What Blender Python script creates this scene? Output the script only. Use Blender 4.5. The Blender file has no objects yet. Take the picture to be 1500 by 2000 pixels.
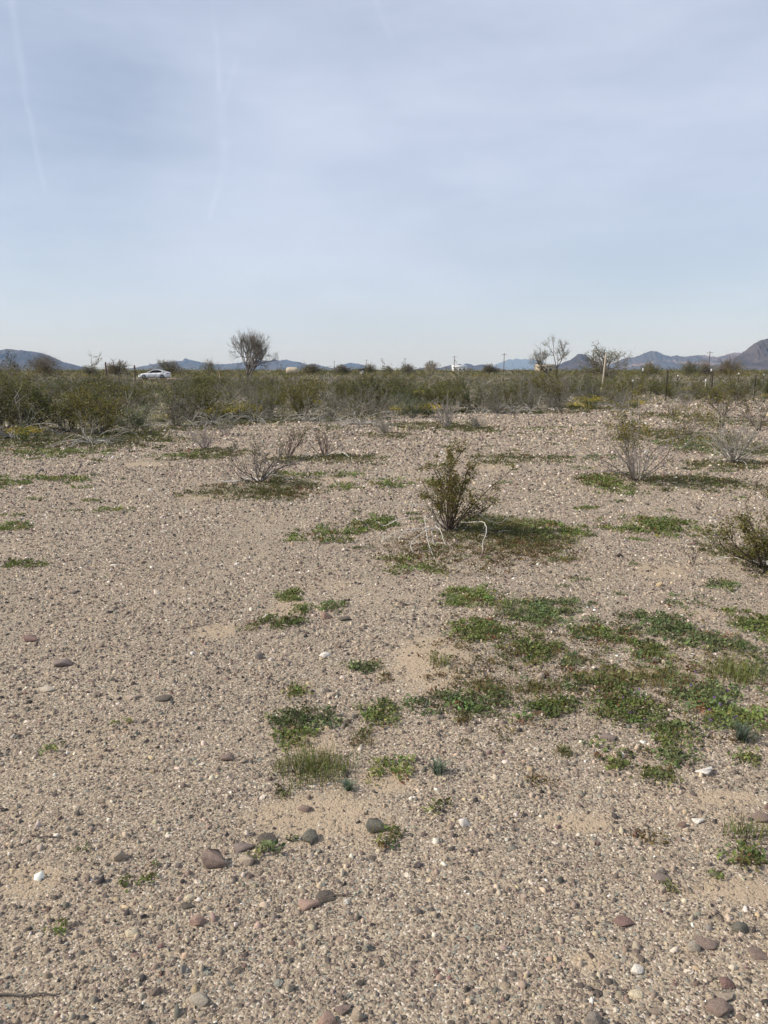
import bpy, math, random
import numpy as np
from mathutils import Vector

# ------------------------------------------------------------------ camera
F_PX, CAM_H = 1444.0, 1.55
PITCH = math.atan(278.0 / F_PX)
scene = bpy.context.scene
col = scene.collection
cam_d = bpy.data.cameras.new('camera')
cam = bpy.data.objects.new('camera', cam_d)
col.objects.link(cam)
cam.location = (0, 0, CAM_H)
cam.rotation_euler = (math.pi / 2 - PITCH, 0, 0)
cam_d.sensor_fit = 'VERTICAL'
cam_d.sensor_height = 36.0
cam_d.sensor_width = 27.0
cam_d.lens = F_PX / 2000 * 36
cam_d.clip_start = 0.05
cam_d.clip_end = 120000
scene.camera = cam
KX = F_PX / math.cos(PITCH)            # pixels per unit of X/Y near the horizon
KY = F_PX / math.cos(PITCH) ** 2       # pixels per unit of height/Y near the horizon
scene.render.resolution_x, scene.render.resolution_y = 768, 1024


def ray(px, py):
    x, y = (px - 750) / F_PX, (1000 - py) / F_PX
    c, s = math.cos(PITCH), math.sin(PITCH)
    return np.array([x, c + y * s, -s + y * c])


# ------------------------------------------------------------------ sky and sun
SUN_DIR = Vector((-0.86, -0.10, 0.70)).normalized()
SUN_EL = math.asin(SUN_DIR.z)
SUN_AZ = math.atan2(SUN_DIR.x, SUN_DIR.y)
world = bpy.data.worlds.new('World')
scene.world = world
world.use_nodes = True
wt = world.node_tree
wt.nodes.clear()


class NT:
    """short-hand for wiring shader nodes"""
    def __init__(self, tree):
        self.t = tree

    def n(self, kind, **kw):
        nd = self.t.nodes.new(kind)
        for k, v in kw.items():
            if k == 'inp':
                for a, b in v.items():
                    if isinstance(b, bpy.types.NodeSocket):
                        self.t.links.new(b, nd.inputs[a])
                    else:
                        nd.inputs[a].default_value = b
            else:
                setattr(nd, k, v)
        return nd

    def math(self, op, a, b=None, c=None, clamp=False):
        nd = self.n('ShaderNodeMath', operation=op, use_clamp=clamp)
        for i, v in enumerate((a, b, c)):
            if v is None:
                continue
            if isinstance(v, bpy.types.NodeSocket):
                self.t.links.new(v, nd.inputs[i])
            else:
                nd.inputs[i].default_value = v
        return nd.outputs[0]

    def vmath(self, op, a, b=None):
        nd = self.n('ShaderNodeVectorMath', operation=op)
        for i, v in enumerate((a, b)):
            if v is None:
                continue
            if isinstance(v, bpy.types.NodeSocket):
                self.t.links.new(v, nd.inputs[i])
            else:
                nd.inputs[i].default_value = v
        return nd.outputs['Value'] if op in ('DOT_PRODUCT', 'LENGTH', 'DISTANCE') else nd.outputs[0]

    def mix(self, fac, a, b, mode='MIX'):
        nd = self.n('ShaderNodeMix', data_type='RGBA', blend_type=mode)
        for i, v in ((0, fac), (6, a), (7, b)):
            if isinstance(v, bpy.types.NodeSocket):
                self.t.links.new(v, nd.inputs[i])
            else:
                nd.inputs[i].default_value = v if i == 0 else (*v[:3], 1)
        return nd.outputs[2]

    def ss(self, x, lo, hi):
        nd = self.n('ShaderNodeMapRange', interpolation_type='SMOOTHSTEP',
                    inp={0: x, 1: lo, 2: hi, 3: 0.0, 4: 1.0})
        return nd.outputs[0]

    def noise(self, vec, scale, detail=3, rough=0.5, out=0):
        return self.n('ShaderNodeTexNoise', inp={'Vector': vec, 'Scale': scale, 'Detail': detail,
                                                 'Roughness': rough}).outputs[out]

    def link(self, a, b):
        self.t.links.new(a, b)


W = NT(wt)
sky = W.n('ShaderNodeTexSky', sky_type='NISHITA')
sky.sun_disc = False
sky.sun_elevation = SUN_EL
sky.sun_rotation = SUN_AZ
sky.air_density, sky.dust_density, sky.ozone_density = 1.0, 0.6, 1.5
sky.altitude = 400
wdir = W.n('ShaderNodeTexCoord').outputs['Generated']
# thin cirrus veil, stretched along the wind
stretch = W.n('ShaderNodeMapping', inp={'Vector': wdir, 'Rotation': (0, 0.35, 0.3), 'Scale': (1.0, 1.2, 3.0)}).outputs[0]
c1 = W.ss(W.noise(stretch, 1.7, 5, 0.55), 0.30, 0.72)
fib = W.n('ShaderNodeMapping', inp={'Vector': wdir, 'Rotation': (0.2, 0.5, 0.4), 'Scale': (1.2, 1.2, 7.0)}).outputs[0]
c2 = W.ss(W.noise(fib, 2.2, 6, 0.6), 0.35, 0.8)
veil = W.math('ADD', W.math('MULTIPLY', c1, 0.26), W.math('MULTIPLY', c2, 0.09))
veil = W.math('ADD', veil, 0.49)


def sky_dir(px, py):
    v = ray(px, py)
    return v / np.linalg.norm(v)


# clearer gap in the veil, upper left, with a soft cirrus band under it
gap = None
for (gx, gy, rad, amt) in ((90, 270, 0.20, 0.13), (330, 320, 0.16, 0.06)):
    d = W.vmath('DISTANCE', wdir, tuple(sky_dir(gx, gy)))
    dn = W.math('ADD', d, W.math('MULTIPLY', W.math('SUBTRACT', c2, 0.5), 0.05))
    g = W.math('MULTIPLY', W.math('SUBTRACT', 1.0, W.ss(dn, 0.02, rad)), amt)
    gap = g if gap is None else W.math('ADD', gap, g)
veil = W.math('SUBTRACT', veil, gap)


TRAIL_WOB = W.math('SUBTRACT', W.noise(wdir, 11.0, 3), 0.5)
TRAIL_BRK = W.ss(W.noise(wdir, 34.0, 3), 0.25, 0.6)


def streak(a, b, width, amount, seed):
    """a contrail: a fuzzy streak along a great circle between two sky directions"""
    A, B = sky_dir(*a), sky_dir(*b)
    nrm = np.cross(A, B); nrm /= np.linalg.norm(nrm)
    mid = A + B; mid /= np.linalg.norm(mid)
    half = math.acos(min(1, float(A @ mid)))
    along = np.cross(nrm, mid)
    wob = W.math('MULTIPLY', TRAIL_WOB, width * 2.5)
    dist = W.math('ABSOLUTE', W.math('ADD', W.vmath('DOT_PRODUCT', wdir, tuple(nrm)), wob))
    core = W.math('SUBTRACT', 1.0, W.ss(dist, 0.0, width))
    t = W.math('ABSOLUTE', W.vmath('DOT_PRODUCT', wdir, tuple(along)))
    ends = W.math('SUBTRACT', 1.0, W.ss(t, math.sin(half) * 0.85, math.sin(half) * 1.12))
    front = W.ss(W.vmath('DOT_PRODUCT', wdir, tuple(mid)), 0.0, 0.1)
    return W.math('MULTIPLY', W.math('MULTIPLY', core, ends), W.math('MULTIPLY', W.math('MULTIPLY', front, TRAIL_BRK), amount * 0.6))


for i, s in enumerate((((14, -60), (48, 190), 0.0065, 0.14), ((46, 180), (90, 375), 0.0050, 0.15),
                       ((411, -60), (430, 180), 0.0050, 0.11), ((428, 150), (437, 300), 0.010, 0.06),
                       ((464, 110), (436, 210), 0.0060, 0.07), ((442, 270), (431, 350), 0.0080, 0.13),
                       ((433, 340), (406, 430), 0.0050, 0.12), ((724, -30), (772, 100), 0.0060, 0.07))):
    veil = W.math('ADD', veil, streak(*s, i))
veil = W.math('MINIMUM', W.math('MAXIMUM', veil, 0.0), 1.0)
skyc = W.mix(veil, sky.outputs[0], (7.5, 8.2, 9.95))
bg = W.n('ShaderNodeBackground', inp={'Color': skyc, 'Strength': 0.10})
W.link(bg.outputs[0], W.n('ShaderNodeOutputWorld').inputs[0])

sun_d = bpy.data.lights.new('sun', 'SUN')
sun_d.energy = 5.0
sun_d.angle = math.radians(0.8)
sun_d.color = (1.0, 0.93, 0.83)
sun = bpy.data.objects.new('sun', sun_d)
col.objects.link(sun)
sun.rotation_euler = SUN_DIR.to_track_quat('Z', 'Y').to_euler()
sun.location = (-20, 5, 30)

scene.view_settings.view_transform = 'Standard'
scene.view_settings.look = 'None'
scene.view_settings.exposure = 0.0
scene.view_settings.gamma = 1.0
scene.view_settings.use_curve_mapping = False
scene.render.engine = 'CYCLES'
scene.cycles.volume_bounces = 0
scene.cycles.max_bounces = 4
scene.cycles.transparent_max_bounces = 8

# ------------------------------------------------------------------ helpers
rng = np.random.default_rng(7)
random.seed(7)


def tag(o, label=None, cat=None, group=None, kind=None):
    for k, v in (('label', label), ('category', cat), ('group', group), ('kind', kind)):
        if v:
            o[k] = v
    return o


def add(name, data, parent=None, loc=None):
    o = bpy.data.objects.new(name, data)
    col.objects.link(o)
    if parent:
        o.parent = parent
    if loc is not None:
        o.location = loc
    return o


def empty(name, loc, rz=0.0, scale=1.0):
    o = add(name, None, loc=loc)
    o.empty_display_size = 0.1
    o.rotation_euler = (0, 0, rz)
    o.scale = (scale,) * 3
    return o


def mesh(name, V, faces, mat, tint=None, smooth=False):
    """mesh from numpy arrays; faces = list of (m,k) index arrays; tint = (n,3) colour per vertex"""
    me = bpy.data.meshes.new(name)
    V = np.asarray(V, dtype=np.float32).reshape(-1, 3)
    faces = [np.asarray(f, dtype=np.int32) for f in faces if len(f)]
    me.vertices.add(len(V))
    me.vertices.foreach_set('co', V.ravel())
    loops = np.concatenate([f.ravel() for f in faces])
    tot = np.concatenate([np.full(len(f), f.shape[1], dtype=np.int32) for f in faces])
    start = np.concatenate([[0], np.cumsum(tot)[:-1]]).astype(np.int32)
    me.loops.add(len(loops))
    me.loops.foreach_set('vertex_index', loops)
    me.polygons.add(len(tot))
    me.polygons.foreach_set('loop_start', start)
    me.polygons.foreach_set('loop_total', tot)
    if smooth:
        me.polygons.foreach_set('use_smooth', np.ones(len(tot), dtype=bool))
    me.update(calc_edges=True)
    if tint is not None:
        at = me.attributes.new('tint', 'FLOAT_COLOR', 'POINT')
        c = np.ones((len(V), 4), dtype=np.float32)
        c[:, :3] = tint
        at.data.foreach_set('color', c.ravel())
    for m in (mat if isinstance(mat, (list, tuple)) else [mat]):
        me.materials.append(m)
    return me


class MB:
    """collects tubes, leaves and boxes; gives numpy arrays for one mesh"""
    def __init__(self):
        self.v, self.q, self.t, self.c, self.n = [], [], [], [], 0

    def put(self, v, quads=None, tris=None, tint=(1, 1, 1)):
        v = np.asarray(v, dtype=float).reshape(-1, 3)
        if quads is not None and len(quads):
            self.q.append(np.asarray(quads) + self.n)
        if tris is not None and len(tris):
            self.t.append(np.asarray(tris) + self.n)
        self.v.append(v)
        tint = np.asarray(tint, dtype=float)
        self.c.append(np.broadcast_to(tint, (len(v), 3)) if tint.ndim == 1 else tint)
        self.n += len(v)

    def tube(self, pts, rad, k=4, tint=(1, 1, 1), cap=True):
        pts = np.asarray(pts, dtype=float)
        n = len(pts)
        rad = np.broadcast_to(np.asarray(rad, dtype=float), (n,))
        tan = np.gradient(pts, axis=0)
        tan /= np.linalg.norm(tan, axis=1, keepdims=True) + 1e-9
        ref = np.array([0.31, 0.95, 0.05]) if abs(tan[:, 1].mean()) < 0.8 else np.array([0.95, 0.1, 0.3])
        u = np.cross(tan, ref); u /= np.linalg.norm(u, axis=1, keepdims=True) + 1e-9
        w = np.cross(tan, u)
        a = np.arange(k) * 2 * math.pi / k
        ring = pts[:, None] + rad[:, None, None] * (np.cos(a)[None, :, None] * u[:, None] + np.sin(a)[None, :, None] * w[:, None])
        i = np.arange(n - 1)[:, None] * k
        j = np.arange(k)[None]
        jn = (j + 1) % k
        q = np.stack([i + j, i + jn, i + k + jn, i + k + j], -1).reshape(-1, 4)
        v = ring.reshape(-1, 3)
        tris = None
        if cap:
            v = np.vstack([v, pts[-1:] + tan[-1:] * rad[-1]])
            b = (n - 1) * k
            tris = [[b + m, b + (m + 1) % k, n * k] for m in range(k)]
        self.put(v, q, tris, tint)

    def box(self, c, s, rz=0.0, tint=(1, 1, 1)):
        sx, sy, sz = np.array(s) / 2
        p = np.array([[x, y, z] for z in (-sz, sz) for y in (-sy, sy) for x in (-sx, sx)])
        cr, sr = math.cos(rz), math.sin(rz)
        p = np.stack([p[:, 0] * cr - p[:, 1] * sr, p[:, 0] * sr + p[:, 1] * cr, p[:, 2]], 1) + np.array(c)
        self.put(p, [[0, 2, 3, 1], [4, 5, 7, 6], [0, 1, 5, 4], [2, 6, 7, 3], [0, 4, 6, 2], [1, 3, 7, 5]], None, tint)

    def leaves(self, P, size, tint, up=0.5, aspect=0.5, r=rng):
        """many small folded leaves: four triangles... as two quads along a midrib"""
        P = np.asarray(P, dtype=float)
        n = len(P)
        if n == 0:
            return
        d = r.normal(size=(n, 3)); d[:, 2] = d[:, 2] * 0.6 + up * 0.5
        d /= np.linalg.norm(d, axis=1, keepdims=True)
        nn = r.normal(size=(n, 3)) * 0.8; nn[:, 2] += up
        s = np.cross(d, nn); s /= np.linalg.norm(s, axis=1, keepdims=True) + 1e-9
        nn = np.cross(s, d)
        L = (size * r.uniform(0.6, 1.35, n))[:, None]
        wv = s * L * aspect * 0.5
        fold = nn * L * 0.12
        v = np.stack([P, P + d * L * 0.45 + wv + fold, P + d * L, P + d * L * 0.45 - wv + fold], 1)
        b = np.arange(n)[:, None] * 4
        self.put(v.reshape(-1, 3), None, np.vstack([b + [0, 1, 2], b + [0, 2, 3]]),
                 np.repeat(np.asarray(tint), 4, axis=0) if np.ndim(tint) == 2 else tint)

    def blades(self, P, height, width, tint, lean=0.5, r=rng):
        P = np.asarray(P, dtype=float)
        n = len(P)
        if n == 0:
            return
        a = r.uniform(0, 2 * math.pi, n)
        ln = r.uniform(0.1, 1.0, n) * lean
        H = np.broadcast_to(height, (n,)) * r.uniform(0.5, 1.2, n)
        out = np.stack([np.cos(a), np.sin(a), 0 * a], 1)
        side = np.stack([-np.sin(a), np.cos(a), 0 * a], 1) * (np.broadcast_to(width, (n,)) / 2)[:, None]
        up = np.array([0, 0, 1.0])
        m = P + out * (H * ln * 0.35)[:, None] + up * (H * 0.6)[:, None]
        t = P + out * (H * ln)[:, None] + up * (H * (1 - 0.25 * ln))[:, None]
        v = np.stack([P - side, P + side, m + side * 0.8, m - side * 0.8, t], 1)
        b = np.arange(n)[:, None] * 5
        self.put(v.reshape(-1, 3), b + [0, 1, 2, 3], b + [3, 2, 4],
                 np.repeat(np.asarray(tint), 5, axis=0) if np.ndim(tint) == 2 else tint)

    def mesh(self, name, mat, smooth=False):
        fs = []
        if self.q:
            fs.append(np.vstack(self.q))
        if self.t:
            fs.append(np.vstack(self.t))
        return mesh(name, np.vstack(self.v), fs, mat, np.vstack(self.c), smooth)


def jitter_tint(n, base, amount=0.25, hue=0.10, r=rng):
    b = np.asarray(base, dtype=float)
    return np.clip(b * (1 + r.normal(size=(n, 1)) * amount) * (1 + r.normal(size=(n, 3)) * hue), 0.005, 0.95)


# ------------------------------------------------------------------ materials
def new_mat(name):
    m = bpy.data.materials.new(name)
    m.use_nodes = True
    m.node_tree.nodes.clear()
    return m, NT(m.node_tree)


def finish(T, shader, disp=None):
    o = T.n('ShaderNodeOutputMaterial')
    T.link(shader, o.inputs[0])


def bump(T, h, strength, dist, normal=None):
    nd = T.n('ShaderNodeBump', inp={'Height': h, 'Strength': strength, 'Distance': dist})
    if normal is not None:
        T.link(normal, nd.inputs['Normal'])
    return nd.outputs[0]


def mat_tint(name, rough=0.85, grain=60.0, grain_amt=0.35, spec=0.3, bumpd=0.002):
    m, T = new_mat(name)
    a = T.n('ShaderNodeAttribute', attribute_name='tint').outputs['Color']
    pos = T.n('ShaderNodeNewGeometry').outputs['Position']
    nz = T.noise(pos, grain, 4, 0.65)
    k = T.math('ADD', T.math('MULTIPLY', nz, 2 * grain_amt), 1 - grain_amt)
    c = T.mix(1.0, a, T.n('ShaderNodeCombineColor', inp={0: k, 1: k, 2: k}).outputs[0], 'MULTIPLY')
    p = T.n('ShaderNodeBsdfPrincipled', inp={'Base Color': c, 'Roughness': rough, 'Specular IOR Level': spec,
                                             'Normal': bump(T, nz, 0.5, bumpd)})
    finish(T, p.outputs[0])
    return m


def mat_leaf(name, trans=0.3, rough=0.6):
    m, T = new_mat(name)
    a = T.n('ShaderNodeAttribute', attribute_name='tint').outputs['Color']
    rnd = T.n('ShaderNodeObjectInfo').outputs['Random']
    k = T.math('ADD', T.math('MULTIPLY', rnd, 0.4), 0.8)
    c = T.mix(1.0, a, T.n('ShaderNodeCombineColor', inp={0: k, 1: k, 2: k}).outputs[0], 'MULTIPLY')
    p = T.n('ShaderNodeBsdfPrincipled', inp={'Base Color': c, 'Roughness': rough, 'Specular IOR Level': 0.3})
    t = T.n('ShaderNodeBsdfTranslucent', inp={'Color': c})
    mx = T.n('ShaderNodeMixShader', inp={0: trans, 1: p.outputs[0], 2: t.outputs[0]})
    finish(T, mx.outputs[0])
    return m


def mat_rock(name):
    """stone whose colour is the object's own colour, mottled and dusty"""
    m, T = new_mat(name)
    oc = T.n('ShaderNodeObjectInfo')
    co = T.n('ShaderNodeTexCoord').outputs['Object']
    off = T.vmath('ADD', co, T.n('ShaderNodeCombineXYZ', inp={0: T.math('MULTIPLY', oc.outputs['Random'], 40.0)}).outputs[0])
    n1 = T.noise(off, 2.2, 5, 0.65)
    n2 = T.noise(off, 9.0, 5, 0.7)
    k = T.math('ADD', T.math('MULTIPLY', n1, 0.9), 0.55)
    c = T.mix(1.0, oc.outputs['Color'], T.n('ShaderNodeCombineColor', inp={0: k, 1: k, 2: k}).outputs[0], 'MULTIPLY')
    c = T.mix(T.math('MULTIPLY', T.ss(n2, 0.45, 0.68), 0.55), c, (0.36, 0.29, 0.21))
    h = T.math('ADD', n1, T.math('MULTIPLY', n2, 0.4))
    p = T.n('ShaderNodeBsdfPrincipled', inp={'Base Color': c, 'Roughness': 0.88, 'Specular IOR Level': 0.25,
                                             'Normal': bump(T, h, 0.8, 0.009)})
    finish(T, p.outputs[0])
    return m


def mat_plain(name, color, rough=0.6, metal=0.0, spec=0.4, noise_amt=0.15, scale=8.0, coat=0.0):
    m, T = new_mat(name)
    co = T.n('ShaderNodeTexCoord').outputs['Object']
    nz = T.noise(co, scale, 4, 0.6)
    k = T.math('ADD', T.math('MULTIPLY', nz, 2 * noise_amt), 1 - noise_amt)
    c = T.mix(1.0, color, T.n('ShaderNodeCombineColor', inp={0: k, 1: k, 2: k}).outputs[0], 'MULTIPLY')
    p = T.n('ShaderNodeBsdfPrincipled', inp={'Base Color': c, 'Roughness': rough, 'Metallic': metal,
                                             'Specular IOR Level': spec, 'Coat Weight': coat})
    finish(T, p.outputs[0])
    return m


# sandy bare spots (pixel x, y, half width px, half height px) on the ground
SAND_PX = [(850, 1290, 95, 60), (610, 1445, 60, 30), (620, 1590, 150, 60), (1300, 1310, 90, 20), (1440, 1740, 90, 30),
           (645, 938, 45, 8), (290, 905, 60, 6), (400, 968, 60, 6), (960, 910, 45, 8), (1290, 1120, 60, 16),
           (760, 1520, 60, 30), (1150, 1870, 40, 24), (1360, 1200, 40, 10), (420, 1230, 50, 16), (1130, 1600, 70, 26),
           (60, 1720, 60, 40), (560, 1185, 40, 20), (1420, 1560, 70, 20)]


def ground_hit(px, py):
    d = ray(px, py)
    t = CAM_H / -d[2]
    return np.array([d[0] * t, d[1] * t, 0.0])


def px_patch(px, py, hw, hh):
    """pixel ellipse -> ground ellipse (centre, half width, half depth)"""
    c = ground_hit(px, py)
    near, far = ground_hit(px, py + hh), ground_hit(px, py - hh)
    return c, hw * np.linalg.norm(c - [0, 0, CAM_H]) / F_PX, abs(far[1] - near[1]) / 2


SAND = [px_patch(*s) for s in SAND_PX]


def mat_ground():
    m, T = new_mat('desert_gravel')
    geo = T.n('ShaderNodeNewGeometry')
    pos = geo.outputs['Position']
    flat = T.vmath('MULTIPLY', pos, (1, 1, 0))
    warp = T.noise(flat, 14.0, 3, 0.6, out=1)
    wpos = T.vmath('ADD', flat, T.vmath('MULTIPLY', T.vmath('SUBTRACT', warp, (0.5, 0.5, 0.5)), (0.02, 0.02, 0)))
    cols, hts = [], []
    pal = [(0.00, (0.11, 0.09, 0.075)), (0.14, (0.28, 0.225, 0.162)), (0.30, (0.37, 0.30, 0.215)), (0.52, (0.215, 0.172, 0.13)),
           (0.66, (0.43, 0.352, 0.25)), (0.78, (0.29, 0.215, 0.165)), (0.86, (0.24, 0.24, 0.20)), (0.92, (0.58, 0.50, 0.40)), (0.97, (0.12, 0.10, 0.09))]
    for sc in (150.0, 62.0, 26.0):
        v = T.n('ShaderNodeTexVoronoi', voronoi_dimensions='3D', feature='F1', inp={'Vector': wpos, 'Scale': sc, 'Randomness': 1.0})
        sep = T.n('ShaderNodeSeparateColor', inp={0: v.outputs['Color']})
        cr = T.n('ShaderNodeValToRGB', inp={0: sep.outputs[0]})
        e = cr.color_ramp
        e.interpolation = 'CONSTANT'
        while len(e.elements) < len(pal):
            e.elements.new(0.5)
        for el, (p_, c_) in zip(e.elements, pal):
            el.position = p_
            el.color = (*c_, 1)
        cols.append(cr.outputs[0])
        hts.append((T.math('SUBTRACT', 0.7, v.outputs['Distance']), sep.outputs[1]))
    # a fraction of the larger cells are stones lying on the finer grit
    big1 = T.math('GREATER_THAN', hts[1][1], 0.45)
    big2 = T.math('GREATER_THAN', hts[2][1], 0.72)
    b1 = T.math('MULTIPLY', big1, T.ss(hts[1][0], 0.22, 0.32))
    b2 = T.math('MULTIPLY', big2, T.ss(hts[2][0], 0.30, 0.40))
    c = T.mix(b1, cols[0], cols[1])
    c = T.mix(b2, c, cols[2])
    h = T.math('ADD', T.math('MULTIPLY', hts[0][0], 0.25), T.math('MULTIPLY', b1, T.math('MULTIPLY', hts[1][0], 0.7)))
    h = T.math('ADD', h, T.math('MULTIPLY', b2, T.math('MULTIPLY', hts[2][0], 1.6)))
    # sand shows between and in bare spots
    sand_n = T.noise(flat, 420.0, 3, 0.7)
    sand = T.mix(sand_n, (0.31, 0.235, 0.155), (0.50, 0.39, 0.27))
    spots = None
    edge = T.math('MULTIPLY', T.math('SUBTRACT', T.noise(flat, 9.0, 4, 0.6), 0.5), 1.3)
    for (cc, hw, hd) in SAND:
        q = T.vmath('MULTIPLY', T.vmath('SUBTRACT', flat, (cc[0], cc[1], 0)), (1 / hw, 1 / hd, 0))
        dd = T.math('ADD', T.vmath('LENGTH', q), edge)
        s = T.math('SUBTRACT', 1.0, T.ss(dd, 0.55, 1.25))
        spots = s if spots is None else T.math('MAXIMUM', spots, s)
    thin = T.math('MULTIPLY', T.ss(T.noise(flat, 1.3, 5, 0.6), 0.46, 0.70), 0.55)
    smask = T.math('MAXIMUM', T.math('MULTIPLY', spots, 0.8), thin)
    grit = T.ss(T.math('ADD', hts[1][1], T.math('MULTIPLY', smask, 0.9)), 0.75, 0.95)
    sf = T.math('MULTIPLY', smask, T.math('ADD', T.math('MULTIPLY', grit, 0.6), 0.4))
    c = T.mix(sf, c, sand)
    # broad drift of tone across the desert pavement
    drift = T.math('ADD', T.math('MULTIPLY', T.noise(flat, 0.35, 4, 0.6), 0.5), 0.75)
    c = T.mix(1.0, c, T.n('ShaderNodeCombineColor', inp={0: drift, 1: drift, 2: drift}).outputs[0], 'MULTIPLY')
    # low green growth too small to see singly (attribute: where plants cover the soil)
    veg = T.n('ShaderNodeAttribute', attribute_name='veg').outputs['Fac']
    vn = T.noise(flat, 1.1, 5, 0.65)
    vm = T.ss(T.math('ADD', T.math('MULTIPLY', veg, 0.75), T.math('SUBTRACT', vn, 0.5)), 0.30, 0.55)
    green = T.mix(T.noise(flat, 0.5, 4, 0.6), (0.085, 0.085, 0.035), (0.17, 0.145, 0.06))
    c = T.mix(T.math('MULTIPLY', vm, 0.85), c, green)
    p = T.n('ShaderNodeBsdfPrincipled', inp={'Base Color': c, 'Roughness': 0.92, 'Specular IOR Level': 0.15,
                                             'Normal': bump(T, h, 0.9, 0.012)})
    finish(T, p.outputs[0])
    return m


def mat_mountain(name, c1, c2, c3):
    m, T = new_mat(name)
    pos = T.n('ShaderNodeNewGeometry').outputs['Position']
    n1 = T.noise(T.vmath('MULTIPLY', pos, (1.0, 0.25, 0.8)), 0.0075, 6, 0.7)
    n2 = T.noise(pos, 0.0013, 4, 0.55)
    c = T.mix(T.ss(n1, 0.35, 0.65), c1, c2)  # rock tone noise, its contrast also painting in the shading of finer gullies
    c = T.mix(T.ss(n2, 0.52, 0.62), c, c3)
    p = T.n('ShaderNodeBsdfPrincipled', inp={'Base Color': c, 'Roughness': 0.95, 'Specular IOR Level': 0.1})
    finish(T, p.outputs[0])
    return m


M = {
    'ground': mat_ground(),
    'gravel': mat_tint('gravel_stone', 0.88, 180.0, 0.30, 0.25, 0.001),
    'rock': mat_rock('loose_rock'),
    'bark': mat_tint('shrub_wood', 0.9, 90.0, 0.30, 0.2, 0.002),
    'leaf': mat_leaf('shrub_leaf', 0.28),
    'weed': mat_leaf('weed_leaf', 0.32),
    'petal': mat_leaf('petal', 0.3),
    'post': mat_plain('rusty_steel', (0.040, 0.028, 0.023), 0.8, 0.2),
    'wood': mat_plain('weathered_wood', (0.10, 0.075, 0.06), 0.9),
    'palewood': mat_plain('pale_wood', (0.42, 0.36, 0.27), 0.85),
    'whitepaint': mat_plain('white_paint', (0.78, 0.77, 0.74), 0.6, noise_amt=0.06),
    'carpaint': mat_plain('white_car_paint', (0.80, 0.80, 0.79), 0.25, 0, 0.5, 0.02, 3, 0.6),
    'glass': mat_plain('dark_glass', (0.010, 0.011, 0.013), 0.12, 0, 0.25, 0.02),
    'rubber': mat_plain('tyre_rubber', (0.02, 0.02, 0.02), 0.85),
    'alloy': mat_plain('alloy', (0.35, 0.35, 0.36), 0.35, 0.8),
    'lamp': mat_plain('lamp_lens', (0.55, 0.56, 0.58), 0.15),
    'redlens': mat_plain('red_lens', (0.25, 0.015, 0.012), 0.2),
    'blackplastic': mat_plain('black_plastic', (0.025, 0.025, 0.025), 0.6),
    'tan': mat_plain('tan_paint', (0.46, 0.38, 0.27), 0.8),
    'darkroof': mat_plain('dark_roof', (0.05, 0.045, 0.04), 0.8),
    'asphalt': mat_plain('asphalt', (0.06, 0.058, 0.055), 0.9, 0, 0.3, 0.25, 3),
    'dirt': mat_plain('bare_dirt', (0.36, 0.26, 0.20), 0.95, 0, 0.2, 0.3, 0.6),
    'wire': mat_plain('fence_wire', (0.16, 0.14, 0.13), 0.6, 0.5),
    'orange': mat_plain('orange_marker', (0.55, 0.13, 0.03), 0.6),
}

# ------------------------------------------------------------------ ground sheet
GN = 330
tmax = math.asinh(45000 / 2.6)
gt = np.linspace(-tmax, tmax, GN)
gx = 2.6 * np.sinh(gt)
gy = 2.6 * np.sinh(gt) + 4.0
GX, GY = np.meshgrid(gx, gy)


def vnoise(x, y, seed):
    """smooth value noise, 0..1"""
    x, y = np.asarray(x, float), np.asarray(y, float)
    xi, yi = np.floor(x).astype(np.int64), np.floor(y).astype(np.int64)
    fx, fy = x - xi, y - yi
    fx, fy = fx * fx * (3 - 2 * fx), fy * fy * (3 - 2 * fy)

    def hsh(a, b):
        h = (a * 374761393 + b * 668265263 + seed * 974634777) & 0x7fffffff
        h = ((h ^ (h >> 13)) * 1274126177) & 0x7fffffff
        return ((h ^ (h >> 16)) & 0xffff) / 65535.0
    return (hsh(xi, yi) * (1 - fx) + hsh(xi + 1, yi) * fx) * (1 - fy) + (hsh(xi, yi + 1) * (1 - fx) + hsh(xi + 1, yi + 1) * fx) * fy


def fbm(x, y, seed, octaves=4, rough=0.5):
    s, a, tot = 0, 1.0, 0
    for i in range(octaves):
        s = s + a * vnoise(np.asarray(x) * 2 ** i, np.asarray(y) * 2 ** i, seed + i)
        tot += a
        a *= rough
    return s / tot


MOUNDS = [(ground_hit(850, 1285), 0.36, 0.045), (ground_hit(877, 1045), 0.7, 0.06), (ground_hit(1490, 1110), 0.6, 0.05),
          (ground_hit(505, 942), 0.8, 0.06), (ground_hit(1240, 940), 0.9, 0.06)]
R2 = GX ** 2 + GY ** 2
near = 1 / (1 + R2 / 60.0 ** 2)
GZ = ((fbm(GX * 0.5, GY * 0.5, 3) - 0.5) * 0.06 + (fbm(GX * 0.09, GY * 0.09, 11) - 0.5) * 0.16 * np.clip((np.sqrt(R2) - 3) / 12, 0, 1)) * near
for (c, r, hgt) in MOUNDS:
    GZ = GZ + hgt * np.exp(-((GX - c[0]) ** 2 + (GY - c[1]) ** 2) / (2 * (r * 0.5) ** 2))


def gz(x, y):
    x, y = np.asarray(x, float), np.asarray(y, float)
    i = np.clip(np.searchsorted(gx, x) - 1, 0, GN - 2)
    j = np.clip(np.searchsorted(gy, y) - 1, 0, GN - 2)
    fx = (x - gx[i]) / (gx[i + 1] - gx[i])
    fy = (y - gy[j]) / (gy[j + 1] - gy[j])
    return (GZ[j, i] * (1 - fx) + GZ[j, i + 1] * fx) * (1 - fy) + (GZ[j + 1, i] * (1 - fx) + GZ[j + 1, i + 1] * fx) * fy


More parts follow.
